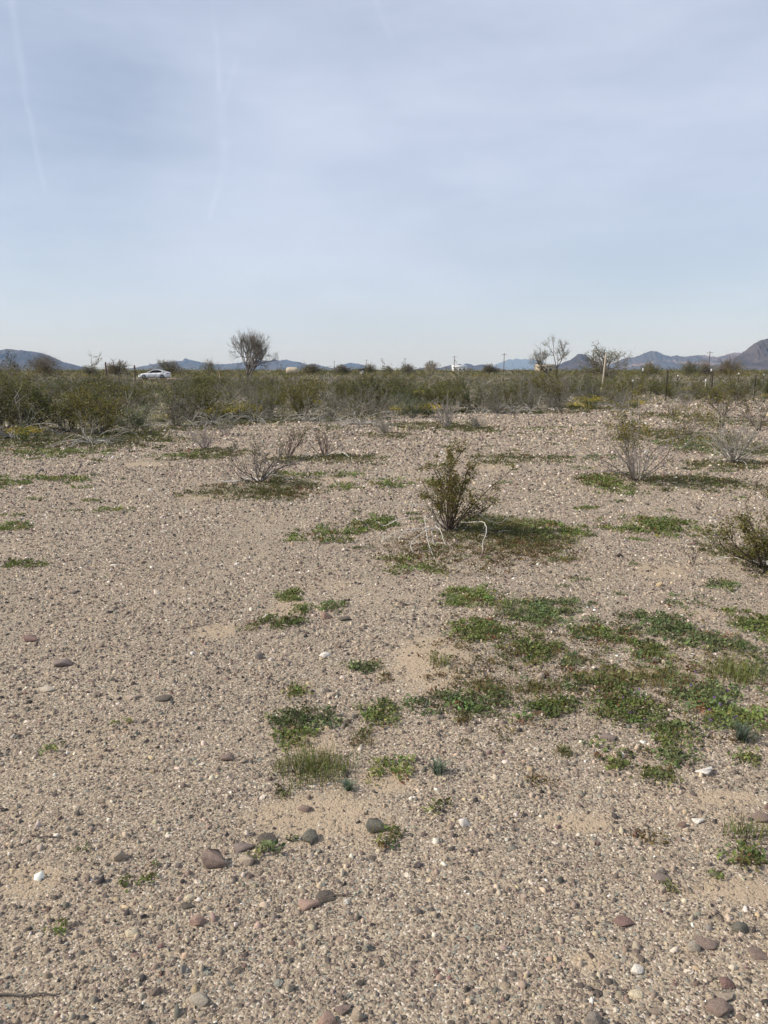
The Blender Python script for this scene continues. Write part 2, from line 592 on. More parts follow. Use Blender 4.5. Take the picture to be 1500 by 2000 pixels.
def on_ground(px, py):
    p = ground_hit(px, py)
    p[2] = float(gz(p[0], p[1]))
    return p


# front edge of the brush belt, as ground distance Y for each bearing X/Y
EDGE_PX = [(-700, 880), (-300, 876), (0, 866), (150, 862), (250, 852), (330, 838), (400, 828), (500, 820), (620, 814), (750, 811), (850, 807),
           (950, 801), (1100, 797), (1200, 795), (1300, 787), (1500, 784), (1900, 784), (2400, 786)]
_e = [ground_hit(a, b + (4 if a < 1250 else 0)) for a, b in EDGE_PX]
EDGE_B = np.array([e[0] / e[1] for e in _e])
EDGE_Y = np.array([e[1] for e in _e])


def edge_y(x, y):
    return np.interp(np.asarray(x) / np.maximum(np.asarray(y), 0.5), EDGE_B, EDGE_Y)


VEG = np.clip((GY - edge_y(GX, GY)) / 1.5 + 0.35, 0, 1) * np.where(GY > 5, 1, 0)
VEG = np.maximum(VEG, np.clip((np.hypot(GX, GY) - 60) / 20, 0, 1))
gi = np.arange(GN * GN).reshape(GN, GN)
gq = np.stack([gi[:-1, :-1], gi[:-1, 1:], gi[1:, 1:], gi[1:, :-1]], -1).reshape(-1, 4)
gme = mesh('ground', np.stack([GX, GY, GZ], -1).reshape(-1, 3), [gq], M['ground'], smooth=True)
va = gme.attributes.new('veg', 'FLOAT', 'POINT')
va.data.foreach_set('value', VEG.astype(np.float32).ravel())
ground = tag(add('ground', gme), kind='structure')
tag(ground, 'pale stony desert ground with sandy bare spots', None)

# ------------------------------------------------------------------ mountains
MT_DARK = mat_mountain('mountain_dark', (0.040, 0.033, 0.032), (0.085, 0.066, 0.058), (0.062, 0.050, 0.046))
MT_NEAR = mat_mountain('mountain_brown', (0.045, 0.039, 0.038), (0.105, 0.086, 0.077), (0.07, 0.059, 0.055))
MT_PINK = mat_mountain('mountain_pink', (0.050, 0.044, 0.042), (0.09, 0.075, 0.068), (0.24, 0.165, 0.14))


def mountain(name, prof, dist, depth, mat, label, seed, nz=44):
    """ridge whose crest follows the profile (pixels) at the given distance, with gullied slopes"""
    prof = np.array(prof, float)
    xs = np.linspace(prof[0, 0], prof[-1, 0], int(max(60, (prof[-1, 0] - prof[0, 0]) * 0.9)))
    hp = np.interp(xs, prof[:, 0], 722 - prof[:, 1])
    hp = np.maximum(hp, 0)
    hp = hp + (fbm(xs * 0.30, xs * 0 + seed, seed + 40, 4, 0.7) - 0.5) * np.minimum(3.6, hp * 0.4)
    crest = np.maximum(hp, 0) / KY * dist + CAM_H
    X = (xs - 750) / KX * dist
    s = np.linspace(-1, 1, nz)
    SX, SS = np.meshgrid(X, s)
    C = np.meshgrid(crest, s)[0]
    Y = dist + SS * depth
    XX = SX * (Y / dist) ** 0.5
    k = 1000.0 / max(60, crest.max()) * 0.012
    rid = np.abs(fbm(XX * k * 0.55, Y * k * 0.30, seed, 5, 0.55) - 0.5) * 2
    fall = np.clip(1 - np.abs(SS) ** 1.15, 0, 1)
    Z = C * fall * (1 - (1.05 * (1 - rid) - 0.40) * np.clip(np.abs(SS) * 3.0, 0, 1) * (1 - np.abs(SS)))
    Z = np.minimum(Z, C * (1 - 0.15 * np.abs(SS)))
    Z = Z - 6.0 * (np.abs(SS) > 0.97)
    n, mcols = Z.shape
    ii = np.arange(n * mcols).reshape(n, mcols)
    q = np.stack([ii[:-1, :-1], ii[:-1, 1:], ii[1:, 1:], ii[1:, :-1]], -1).reshape(-1, 4)
    me = mesh(name, np.stack([XX, Y, Z], -1).reshape(-1, 3), [q], mat)
    return tag(add(name, me), label, None, None, 'structure')


mountain('mountain', [(-420, 722), (-330, 705), (-220, 697), (-120, 694), (-50, 686), (0, 683), (22, 681), (50, 683), (76, 687), (95, 692), (112, 700),
                      (127, 708), (144, 712), (160, 719), (178, 722)], 8500, 1500, MT_DARK, 'long blue mountain ridge at the far left', 5)
mountain('mountain', [(240, 722), (270, 717), (300, 711), (332, 706), (352, 705), (359, 703), (364, 699), (372, 702), (385, 705), (400, 708), (418, 712),
                      (440, 711), (470, 708), (500, 704), (520, 703), (528, 705), (536, 700), (548, 704), (559, 701), (572, 705), (585, 706), (593, 709),
                      (601, 711), (613, 710), (624, 713), (637, 716), (660, 722)], 13000, 1800, MT_DARK, 'jagged low blue range behind the bare lone tree', 9)
mountain('mountain', [(640, 722), (656, 718), (670, 711), (682, 708), (692, 708), (700, 710), (709, 713), (718, 718), (730, 722)], 14000, 900, MT_DARK,
         'small rounded blue hill right of the jagged range', 13)
mountain('mountain', [(805, 722), (822, 719), (832, 717), (846, 719), (862, 718), (879, 713), (889, 714), (896, 711), (904, 713), (910, 709), (919, 711),
                      (927, 714), (941, 711), (951, 713), (962, 717), (985, 722)], 9000, 900, MT_DARK, 'low grey green hills behind the white far building', 17)
mountain('mountain', [(940, 722), (962, 714), (976, 708), (990, 702), (1004, 700), (1030, 701), (1046, 703), (1058, 708), (1085, 713), (1130, 718), (1160, 722)], 28000, 2500,
         MT_DARK, 'pale blue very distant flat topped mountain', 21)
mountain('mountain', [(1060, 722), (1082, 716), (1100, 707), (1117, 700), (1126, 692), (1131, 690), (1141, 691), (1147, 695), (1151, 700), (1162, 706), (1178, 714), (1196, 722)],
         6500, 700, MT_DARK, 'dark small butte with a blunt top', 25)
mountain('mountain', [(1170, 722), (1192, 710), (1220, 699), (1241, 696), (1255, 690), (1262, 686), (1270, 684), (1280, 686), (1292, 691), (1306, 695), (1320, 694),
                      (1336, 696), (1350, 694), (1366, 692), (1381, 694), (1400, 697), (1415, 692), (1430, 688), (1442, 689), (1470, 694), (1530, 705), (1600, 722)],
         10500, 1700, MT_PINK, 'long range with a pinkish bare peak on the right', 29)
mountain('mountain', [(1385, 722), (1420, 706), (1443, 692), (1455, 683), (1468, 671), (1480, 663), (1492, 660), (1503, 660), (1530, 664), (1570, 676), (1620, 672), (1700, 700), (1780, 722)],
         4800, 900, MT_NEAR, 'steep dark brown mountain at the right edge', 33)

# ------------------------------------------------------------------ road and dirt strip beyond the brush
def strip(name, pts, width, z, mat, label=None):
    p = np.array(pts, float)
    t = np.gradient(p, axis=0); t /= np.linalg.norm(t, axis=1, keepdims=True)
    s = np.stack([-t[:, 1], t[:, 0]], 1) * width / 2
    v = np.vstack([np.c_[p + s, np.full(len(p), 0.0)], np.c_[p - s, np.full(len(p), 0.0)]])
    v[:, 2] = gz(v[:, 0], v[:, 1]) + z
    n = len(p)
    q = np.array([[i, i + 1, n + i + 1, n + i] for i in range(n - 1)])[:, ::-1]
    return tag(add(name, mesh(name, v, [q], mat)), label, None, None, 'structure')


RX = np.linspace(-420, 420, 160)
ROAD_Y = lambda x: 119.0 + 0.03 * x
strip('dirt_shoulder', [(x, ROAD_Y(x) + 4) for x in RX], 22, 0.05, M['dirt'], 'bare pinkish dirt strip beyond the brush')
strip('road', [(x, ROAD_Y(x)) for x in RX], 7.5, 0.09, M['asphalt'], 'narrow desert road beyond the brush')

# ------------------------------------------------------------------ gravel
PAL = np.array([0.92, 0.905, 0.93]) * np.array([(0.32, 0.26, 0.190), (0.39, 0.32, 0.232), (0.245, 0.20, 0.152), (0.46, 0.38, 0.275), (0.31, 0.238, 0.178), (0.17, 0.134, 0.105),
                (0.105, 0.09, 0.076), (0.20, 0.19, 0.15), (0.66, 0.58, 0.46), (0.49, 0.39, 0.245), (0.20, 0.13, 0.105), (0.06, 0.053, 0.047), (0.74, 0.69, 0.60)])
PALW = np.array([16, 15, 14, 12, 10, 11, 9, 5, 4, 3, 3, 6, 1.0]); PALW = PALW / PALW.sum()


def sand_amount(x, y):
    s = np.zeros_like(x)
    for (c, hw, hd) in SAND:
        d = np.hypot((x - c[0]) / hw, (y - c[1]) / hd)
        s = np.maximum(s, np.clip((1.25 - d) / 0.6, 0, 1))
    return s


def stones_mesh(x, y, r, seed, sides=5):
    g = np.random.default_rng(seed)
    n = len(x)
    z = gz(x, y)
    a0 = g.uniform(0, 2 * math.pi, n)
    ang = a0[:, None] + (np.arange(sides)[None] + g.uniform(-0.45, 0.45, (n, sides))) * 2 * math.pi / sides
    el = g.uniform(0.42, 1.0, n)[:, None]
    rot = g.uniform(0, math.pi, n)[:, None]
    hgt = r * g.uniform(0.25, 0.95, n)

    def ring(rad):
        px_, py_ = np.cos(ang) * rad, np.sin(ang) * rad
        u, w = px_ * np.cos(rot) + py_ * np.sin(rot), -px_ * np.sin(rot) + py_ * np.cos(rot)
        w = w * el
        return u * np.cos(rot) - w * np.sin(rot), u * np.sin(rot) + w * np.cos(rot)
    r0 = r[:, None] * g.uniform(0.75, 1.3, (n, sides))
    r1 = r0 * g.uniform(0.40, 0.95, (n, sides))
    x0, y0 = ring(r0)
    x1, y1 = ring(r1)
    tx, ty = g.normal(size=n) * 0.38, g.normal(size=n) * 0.38
    z0 = np.broadcast_to((-0.25 * r)[:, None], x0.shape)
    z1 = hgt[:, None] * g.uniform(0.75, 1.1, (n, sides)) + x1 * tx[:, None] + y1 * ty[:, None]
    V = np.empty((n, 2 * sides, 3))
    V[:, :sides, 0], V[:, :sides, 1], V[:, :sides, 2] = x[:, None] + x0, y[:, None] + y0, z[:, None] + z0
    V[:, sides:, 0], V[:, sides:, 1], V[:, sides:, 2] = x[:, None] + x1, y[:, None] + y1, z[:, None] + z1
    b = (np.arange(n) * 2 * sides)[:, None, None]
    j = np.arange(sides)
    q = (np.stack([j, (j + 1) % sides, sides + (j + 1) % sides, sides + j], -1)[None] + b).reshape(-1, 4)
    cap = (np.arange(sides, 2 * sides)[None] + b[:, 0]).reshape(-1, sides)
    ci = g.choice(len(PAL), n, p=PALW)
    c = PAL[ci] * (1 + g.normal(size=(n, 1)) * 0.14) * (1 + g.normal(size=(n, 3)) * 0.03)
    return V.reshape(-1, 3), [q, cap], np.repeat(np.clip(c, 0.03, 0.8), 2 * sides, axis=0)


def chips_mesh(x, y, r, seed):
    """small angular chips: four-cornered foot and an off-centre peak"""
    g = np.random.default_rng(seed)
    n = len(x)
    z = gz(x, y)
    a = g.uniform(0, 6.283, n)[:, None] + (np.arange(4)[None] + g.uniform(-0.4, 0.4, (n, 4))) * (math.pi / 2)
    rr = r[:, None] * g.uniform(0.7, 1.35, (n, 4))
    V = np.empty((n, 5, 3))
    V[:, :4, 0], V[:, :4, 1] = x[:, None] + np.cos(a) * rr, y[:, None] + np.sin(a) * rr
    V[:, :4, 2] = (z - 0.2 * r)[:, None] + r[:, None] * g.uniform(-0.1, 0.35, (n, 4))
    b = g.uniform(0, 6.283, n); k = r * np.sqrt(g.uniform(0, 1, n)) * 0.75
    V[:, 4, 0], V[:, 4, 1], V[:, 4, 2] = x + np.cos(b) * k, y + np.sin(b) * k, z + r * g.uniform(0.35, 1.25, n)
    o = (np.arange(n) * 5)[:, None, None]
    j = np.arange(4)
    t = (np.stack([j, (j + 1) % 4, np.full(4, 4)], -1)[None] + o).reshape(-1, 3)
    c = PAL[g.choice(len(PAL), n, p=PALW)] * (1 + g.normal(size=(n, 1)) * 0.16) * (1 + g.normal(size=(n, 3)) * 0.03)
    return V.reshape(-1, 3), t, np.repeat(np.clip(c, 0.03, 0.8), 5, axis=0)


def scatter_gravel(seed):
    g = np.random.default_rng(seed)
    X, Y, R, S = [], [], [], []
    d = 1.0
    while d < 46:
        d2 = d * 1.12
        dm = (d + d2) / 2
        area = (0.62 * (d + d2) + 1.0) * (d2 - d)
        rmin = max(0.0022, 0.00105 * dm)
        al = 2.6
        rmax = max(0.017, rmin * 2.6)
        u = g.uniform(size=20000)
        rs = rmin * (1 - u * (1 - (rmin / rmax) ** al)) ** (-1 / al)
        cover = 0.62 if d < 20 else 0.42
        n = int(area * cover / (math.pi * (rs ** 2).mean()))
        yy = g.uniform(d, d2, n)
        X.append(g.uniform(-1, 1, n) * (0.62 * yy + 0.5)); Y.append(yy)
        rr = g.choice(rs, n)
        R.append(rr); S.append(rr < rmin * 2.0)
        d = d2
    X, Y, R, S = map(np.concatenate, (X, Y, R, S))
    dens = 0.66 + 1.2 * (fbm(X * 0.9, Y * 0.9, 77, 5, 0.6) - 0.42) + 0.9 * (fbm(X * 2.6, Y * 0.8 + X * 0.5, 78, 3) - 0.5)
    dens = dens * (1 - 0.72 * sand_amount(X, Y))
    dens = np.where(Y > edge_y(X, Y) + 1.0, dens * 0.25, dens)
    keep = g.uniform(size=len(X)) < np.clip(dens, 0.08, 1) * 1.2
    return X[keep], Y[keep], R[keep], S[keep]


sx, sy, sr, ssm = scatter_gravel(101)
print('gravel chips', ssm.sum(), 'stones', (~ssm).sum())
cv, ct, cc_ = chips_mesh(sx[ssm], sy[ssm], sr[ssm], 103)
gv, gf, gc = stones_mesh(sx[~ssm], sy[~ssm], sr[~ssm], 102)
gf = [f + len(cv) for f in gf] + [ct]
tag(add('gravel', mesh('gravel', np.vstack([cv, gv]), gf, M['gravel'], np.vstack([cc_, gc]))), 'loose angular gravel covering the desert floor', 'gravel', None, 'stuff')


def rock_shape(seed, npts=13, flat=0.6):
    """broken angular stone of unit half-width: the hull of a few points with its edges worn, base at z = 0"""
    import bmesh
    g = np.random.default_rng(seed)
    P = g.normal(size=(npts, 3)); P /= np.linalg.norm(P, axis=1, keepdims=True)
    P *= g.uniform(0.75, 1.1, (npts, 1))
    bm = bmesh.new()
    for p in P:
        bm.verts.new(p)
    res = bmesh.ops.convex_hull(bm, input=bm.verts[:])
    bmesh.ops.delete(bm, geom=[v for v in bm.verts if not v.link_faces], context='VERTS')
    bmesh.ops.dissolve_limit(bm, angle_limit=math.radians(14), verts=bm.verts[:], edges=bm.edges[:])
    bmesh.ops.bevel(bm, geom=bm.edges[:], offset=0.07, offset_type='OFFSET', segments=1, profile=0.5, affect='EDGES', clamp_overlap=True)
    bmesh.ops.triangulate(bm, faces=bm.faces[:])
    bm.verts.index_update()
    V = np.array([v.co[:] for v in bm.verts])
    Fc = np.array([[v.index for v in f.verts] for f in bm.faces])
    bm.free()
    V = V + g.normal(size=V.shape) * 0.012
    V -= (V.max(axis=0) + V.min(axis=0)) / 2
    V = V / np.abs(V).max(axis=0)
    V[:, 2] *= flat
    V[:, 2] += flat * 0.62
    return V, Fc


ROCKV = [rock_shape(500 + i, 15 if i < 5 else 9, f) for i, f in enumerate((0.55, 0.7, 0.45, 0.62, 0.8, 0.5, 0.65, 0.42, 0.58, 0.72))]
ROUNDV = rock_shape(560, 60, 0.7)
ROUND_ME = mesh('stone', ROUNDV[0], [ROUNDV[1]], M['rock'], smooth=True)
ROCK_ME = [mesh('stone', v, [f], M['rock']) for v, f in ROCKV]
STONE_ME = ROCK_ME[5:]

# the 300 stones of the gravel that show largest, pieces of the ground
g3 = np.random.default_rng(311)
k = 0
while k < 300:
    d = 1.25 + 4.8 * g3.uniform() ** 1.5
    x = g3.uniform(-0.57, 0.57) * d
    r = d * g3.uniform(0.0030, 0.0066) * (1 if d > 2.2 else 0.95)
    if sand_amount(np.array([x]), np.array([d]))[0] > 0.6 and g3.uniform() < 0.7:
        continue
    o = add('stone', STONE_ME[k % len(STONE_ME)], ground, (x, d, float(gz(x, d)) - r * 0.30))
    o.rotation_euler = (g3.normal() * 0.15, g3.normal() * 0.15, g3.uniform(0, 6.28))
    o.scale = (r * g3.uniform(0.9, 1.4), r * g3.uniform(0.7, 1.0), r * g3.uniform(0.7, 1.1))
    c = PAL[g3.choice(len(PAL), p=PALW)] * (1 + g3.normal() * 0.12)
    o.color = (*np.clip(c, 0.03, 0.8), 1)
    k += 1

# ------------------------------------------------------------------ single rocks one can point to
C = dict(pink=(0.32, 0.215, 0.17), dark=(0.085, 0.072, 0.06), white=(0.70, 0.65, 0.57), grey=(0.20, 0.175, 0.15), tan=(0.36, 0.29, 0.22),
         maroon=(0.19, 0.115, 0.10), brown=(0.20, 0.145, 0.12), green=(0.115, 0.112, 0.092), cream=(0.62, 0.52, 0.36), ochre=(0.50, 0.38, 0.22),
         purple=(0.185, 0.145, 0.13), pale=(0.40, 0.345, 0.27))
ROCKS = [  # px, py(base), width px, height px, colour, label
    (637, 1208, 23, 22, 'pink', 'pinkish red blocky rock beside small weeds in mid gravel'),
    (673, 1212, 30, 13, 'dark', 'dark brown flat rock just right of the pinkish block'),
    (634, 1280, 24, 13, 'white', 'smooth white oval stone alone on the gravel, mid left'),
    (504, 1285, 20, 20, 'grey', 'dark grey upright stone left of the white oval stone'),
    (650, 1357, 26, 17, 'tan', 'thin tan slab of stone lying tilted, pointed at right'),
    (517, 1206, 11, 12, 'white', 'small white stone at the edge of a weed tuft'),
    (116, 1296, 40, 22, 'purple', 'long greyish purple rock on the left gravel'),
    (58, 1247, 25, 17, 'maroon', 'maroon rounded rock near the left edge'),
    (90, 1345, 30, 15, 'pale', 'pale flat stone below the purple rock at left'),
    (257, 1364, 30, 15, 'tan', 'tan lumpy stone in the left gravel'),
    (314, 1368, 34, 11, 'dark', 'dark wedge shaped sliver of stone at left'),
    (441, 1484, 31, 19, 'brown', 'dark brown rock left of the tall grass tuft'),
    (417, 1692, 43, 44, 'brown', 'largest rounded brown rock in the foreground'),
    (481, 1684, 32, 24, 'tan', 'tan curved rock right of the big brown rock'),
    (474, 1658, 40, 17, 'purple', 'flat brownish slab behind the tan curved rock'),
    (521, 1642, 40, 18, 'dark', 'dark low rock in a row right of the slab'),
    (604, 1641, 36, 30, 'green', 'dark grey green jagged rock on the sand'),
    (736, 1623, 40, 34, 'green', 'dark greenish rock with a weed growing below it'),
    (595, 1582, 26, 18, 'brown', 'small brown rock at the upper edge of the sand'),
    (602, 1771, 40, 27, 'pink', 'pinkish brown angular rock with flat top, bottom centre'),
    (637, 1756, 40, 15, 'dark', 'dark olive slab touching the pinkish angular rock'),
    (677, 1762, 13, 13, 'white', 'shiny whitish pebble right of the dark slab'),
    (382, 1802, 28, 24, 'pink', 'rounded pinkish grey cobble at lower left'),
    (367, 1754, 20, 15, 'cream', 'cream stone above the pinkish cobble'),
    (365, 1769, 25, 12, 'dark', 'black stone under the cream stone'),
    (256, 1827, 25, 18, 'cream', 'yellowish cream flat chip at lower left'),
    (229, 1680, 26, 26, 'tan', 'olive tan lump casting a shadow at left'),
    (1380, 1519, 32, 22, 'white', 'bright white flat broken rock by the right weeds'),
    (1192, 1450, 32, 18, 'purple', 'dark purplish rock under a big weed patch'),
    (1283, 1297, 16, 14, 'dark', 'dark brown round stone under a weed, right'),
    (1297, 1297, 13, 10, 'cream', 'small cream pebble beside the dark round stone'),
    (1223, 1806, 36, 20, 'maroon', 'reddish brick shaped stone at lower right'),
    (1450, 1822, 28, 23, 'green', 'dark green cobble near the lower right edge'),
    (1385, 1851, 38, 18, 'brown', 'long brown stone at lower right'),
    (1357, 1858, 21, 27, 'pale', 'pale grey stone left of the long brown stone'),
    (1488, 1873, 34, 18, 'brown', 'brown stone cut by the right edge'),
    (1248, 1898, 23, 18, 'white', 'round white stone near the bottom right'),
    (1246, 1945, 27, 11, 'cream', 'cream oval pebble below the round white stone'),
    (1297, 1722, 32, 17, 'purple', 'brownish purple oval stone at right'),
    (1294, 1706, 17, 17, 'grey', 'olive grey stone leaning behind the purple oval'),
    (1425, 1928, 26, 22, 'maroon', 'dark maroon stone at the bottom right'),
    (1413, 1982, 44, 32, 'brown', 'broad brown slab in the bottom right corner area'),
    (1419, 1954, 30, 17, 'tan', 'tan stone touching the broad brown slab'),
    (1163, 2003, 30, 32, 'grey', 'grey egg shaped stone at the bottom edge, right of centre'),
    (1367, 1608, 22, 14, 'white', 'white chip of stone below the broken white rock'),
    (1488, 1607, 34, 20, 'brown', 'brown rock at the right edge, halfway down the gravel'),
    (638, 2003, 32, 28, 'pink', 'pale pinkish large stone at the bottom centre'),
    (667, 1978, 32, 17, 'brown', 'curved brown stone above the bottom centre stone'),
    (698, 1990, 22, 24, 'tan', 'squarish tan stone at the bottom centre'),
    (385, 1962, 34, 26, 'pale', 'pale pinkish stone at the bottom left'),
    (908, 1610, 24, 22, 'white', 'pale whitish stone right of the greenish rock'),
    (1291, 1149, 17, 12, 'ochre', 'tan orange stone on gravel below the right creosote'),
    (1355, 1065, 20, 7, 'maroon', 'flat reddish brown stone left of the right creosote'),
    (76, 921, 15, 11, 'grey', 'grey rock on far left gravel'),
    (292, 957, 9, 7, 'white', 'tiny white stone on the far left gravel'),
    (1054, 1327, 17, 20, 'tan', 'upright tan stone among brownish grass'),
]
for i, (px, py, wpx, hpx, cn, lab) in enumerate(ROCKS):
    p = on_ground(px, py)
    d = math.hypot(np.linalg.norm(p[:2]), CAM_H)
    w = wpx * d / F_PX
    vis = hpx * d / F_PX
    el = math.atan2(CAM_H, p[1])
    V, _f = ROCKV[i % 5]
    flat = V[:, 2].max()
    dep = w * 0.75
    hh = max(0.25 * w, (vis - dep * math.sin(el) * 0.8) / math.cos(el))
    hh = min(hh, 0.9 * w)
    rnd_ = any(w_ in lab for w_ in ('oval', 'egg', 'cobble', 'pebble'))
    if rnd_:
        flat = ROUNDV[0][:, 2].max()
    o = add('rock', ROUND_ME if rnd_ else ROCK_ME[i % 5], None, (p[0], p[1] + dep * 0.4, float(gz(p[0], p[1] + dep * 0.4)) - hh * 0.26))
    o.scale = (w / 2, dep / 2, hh / flat)
    o.rotation_euler = (0, 0, random.choice((0, math.pi)) + random.uniform(-0.25, 0.25))
    o.color = (*C[cn], 1)
    tag(o, lab, 'rock', 'loose rocks on the gravel')

# ------------------------------------------------------------------ shrubs
OLIVE = (0.165, 0.145, 0.026)
DKOLIVE = (0.105, 0.102, 0.026)
GREYGRN = (0.14, 0.15, 0.085)
WOODB = (0.105, 0.080, 0.066)
WOODG = (0.30, 0.27, 0.24)
WOODW = (0.62, 0.58, 0.52)


def grow(g, p, d, length, n, bend_up=0.0, wander=0.18):
    """a wandering limb; bend_up > 0 lifts it, < 0 makes it droop"""
    pts = [np.array(p, float)]
    d = np.array(d, float); d /= np.linalg.norm(d)
    for _ in range(n):
        d = d + g.normal(size=3) * wander
        d[2] += bend_up / n
        d /= np.linalg.norm(d)
        q = pts[-1] + d * length / n
        if q[2] < 0.004:
            q[2] = 0.004 + 0.004 * g.uniform(); d[2] = abs(d[2]) * 0.2
        pts.append(q)
    return np.array(pts), d


def build_shrub(seed, h=1.0, spread=0.8, stems=14, leafy=1.0, droop=0.0, dead=0, wood=WOODB, leaf=OLIVE, leafsize=0.014,
                leaf_from=0.35, nleaf=1400, thick=0.007, flat_top=0.0, deadwood=WOODW, upright=0.55):
    """creosote-like shrub about h tall, base at the origin. Returns (wood MB, leaf MB)"""
    g = np.random.default_rng(seed)
    B, L = MB(), MB()
    tips = []
    for s in range(stems):
        a = g.uniform(0, 2 * math.pi)
        lean = g.uniform(0.05, 1.0) ** 0.8 * spread
        d = np.array([math.cos(a) * lean, math.sin(a) * lean, upright + g.uniform(0, 0.4)])
        ln = h * g.uniform(0.65, 1.12) / max(0.75, d[2] / np.linalg.norm(d) + 0.25)
        b = np.array([math.cos(a), math.sin(a), 0]) * g.uniform(0.0, 0.07) * h
        pts, dd = grow(g, b, d, ln, 7, bend_up=0.55 - droop, wander=0.19)
        shade = wood * (1 + g.normal() * 0.15) if isinstance(wood, np.ndarray) else np.array(wood) * (1 + g.normal() * 0.15)
        B.tube(pts, np.linspace(thick, thick * 0.35, 8), 4, shade)
        for kk in range(int(g.integers(4, 8))):
            i = int(g.integers(2, 8))
            i = min(i, 7)
            dir0 = (pts[i] - pts[i - 1]) / (np.linalg.norm(pts[i] - pts[i - 1]) + 1e-9) + g.normal(size=3) * 0.55
            tp, _ = grow(g, pts[i], dir0, ln * g.uniform(0.18, 0.42), 4, bend_up=0.5 - droop, wander=0.2)
            B.tube(tp, np.linspace(thick * 0.5, thick * 0.22, 5), 3, shade)
            tips.append(tp)
            for m in range(2):
                j = int(g.integers(1, 5))
                dir1 = (tp[j] - tp[j - 1]) / (np.linalg.norm(tp[j] - tp[j - 1]) + 1e-9) + g.normal(size=3) * 0.7
                sp, _ = grow(g, tp[j], dir1, ln * g.uniform(0.08, 0.2), 3, bend_up=0.3 - droop, wander=0.2)
                B.tube(sp, np.linspace(thick * 0.32, thick * 0.18, 4), 3, shade)
                tips.append(sp)
    for s in range(dead):
        a = g.uniform(0, 2 * math.pi)
        d = np.array([math.cos(a), math.sin(a), g.uniform(0.4, 1.5)])
        ln = h * g.uniform(0.8, 1.5)
        pts, _ = grow(g, np.array([math.cos(a), math.sin(a), 0]) * 0.04 * h + [0, 0, 0.02], d, ln, 8, bend_up=-2.3, wander=0.2)
        shade = np.array(deadwood) * (1 + g.normal() * 0.15)
        B.tube(pts, np.linspace(thick * 0.9, thick * 0.3, 9), 4, shade)
        for m in range(3):
            j = int(g.integers(3, 9))
            j = min(j, 8)
            dir1 = pts[j] - pts[j - 1] + g.normal(size=3) * 0.06 * h
            sp, _ = grow(g, pts[j], dir1, ln * g.uniform(0.12, 0.35), 4, bend_up=-1.0, wander=0.25)
            B.tube(sp, np.linspace(thick * 0.5, thick * 0.25, 5), 3, shade)
    if leafy > 0 and tips:
        zc = np.array([t[-1][2] for t in tips])
        w = np.clip((zc - leaf_from * h) / (0.35 * h), 0.02, 1.0)
        pw = w * g.uniform(0.1, 1.0, len(tips)) ** 1.5
        idx = g.choice(len(tips), int(nleaf * leafy), p=pw / pw.sum())
        P = []
        for i in idx:
            t = tips[i]
            u = g.uniform(0.15, 1.0) * (len(t) - 1)
            a_ = int(min(u, len(t) - 2)); f = u - a_
            P.append(t[a_] * (1 - f) + t[a_ + 1] * f)
        P = np.array(P) + g.normal(size=(len(P), 3)) * leafsize * 0.9
        P[:, 2] = np.maximum(P[:, 2], 0.02)
        L.leaves(P, leafsize, jitter_tint(len(P), leaf, 0.28, 0.10, g), up=0.6, aspect=0.55, r=g)
    return B, L


def shrub_meshes(seed, **kw):
    B, L = build_shrub(seed, **kw)
    return B.mesh('branches', M['bark']), (L.mesh('foliage', M['leaf']) if L.n else None)


def place_shrub(name, meshes, p, rz, sc, label, cat, group=None):
    r = empty(name, p, rz, 1.0)
    r.scale = sc if isinstance(sc, tuple) else (sc,) * 3
    add('branches', meshes[0], r)
    if meshes[1]:
        add('foliage', meshes[1], r)
    return tag(r, label, cat, group)


def shrub_at(px, py, hpx, name, label, cat, seed, group=None, rz=0.0, **kw):
    p = on_ground(px, py)
    h = hpx * math.hypot(p[1], CAM_H) / F_PX
    return place_shrub(name, shrub_meshes(seed, h=h, **kw), p, rz, 1.0, label, cat, group)


def at_depth(px, py, Y):
    d = ray(px, py)
    t = Y / d[1]
    return np.array([d[0] * t, Y, CAM_H + d[2] * t])


# the near creosote in the middle: upright leafy stems, one thin side, bleached fallen branches round the foot
base = on_ground(877, 1046)
Y0 = base[1]
B, L = build_shrub(2024, h=0.53, spread=0.8, stems=17, nleaf=4000, leafsize=0.018, leaf_from=0.10, thick=0.0065, leaf=OLIVE, upright=0.6)
gm = np.random.default_rng(5)
MAIN = [((878, 1040), (880, 980), (872, 930), (890, 900), (905, 877)), ((876, 1040), (868, 985), (858, 940), (848, 915), (835, 915)),
        ((880, 1040), (892, 990), (905, 945), (915, 915), (925, 905)), ((878, 1042), (862, 1000), (845, 975), (832, 965)),
        ((884, 1042), (910, 1000), (935, 975), (958, 952), (985, 930), (1003, 915)), ((884, 1044), (915, 1015), (945, 998), (965, 980)),
        ((880, 1042), (885, 1000), (880, 950), (878, 915), (884, 890))]
tl = []
for ln in MAIN:
    off = gm.uniform(-0.12, 0.12)
    pts = np.array([at_depth(x, y, Y0 + off * (i / (len(ln) - 1))) for i, (x, y) in enumerate(ln)]) - base
    B.tube(pts, np.linspace(0.007, 0.0022, len(pts)), 4, np.array(WOODB))
    side = ln[-1][0] > 940
    for m in range(9 if not side else 6):
        u = gm.uniform(0.35, 1.0) * (len(pts) - 1)
        a_ = int(min(u, len(pts) - 2))
        st = pts[a_] + (pts[a_ + 1] - pts[a_]) * (u - a_)
        dr = (pts[a_ + 1] - pts[a_]) / np.linalg.norm(pts[a_ + 1] - pts[a_]) + gm.normal(size=3) * 0.6
        tp, _ = grow(gm, st, dr, gm.uniform(0.06, 0.16), 4, 0.4, 0.2)
        B.tube(tp, np.linspace(0.003, 0.0012, 5), 3, np.array(WOODB))
        if not side or gm.uniform() < 0.4:
            tl.append(tp)
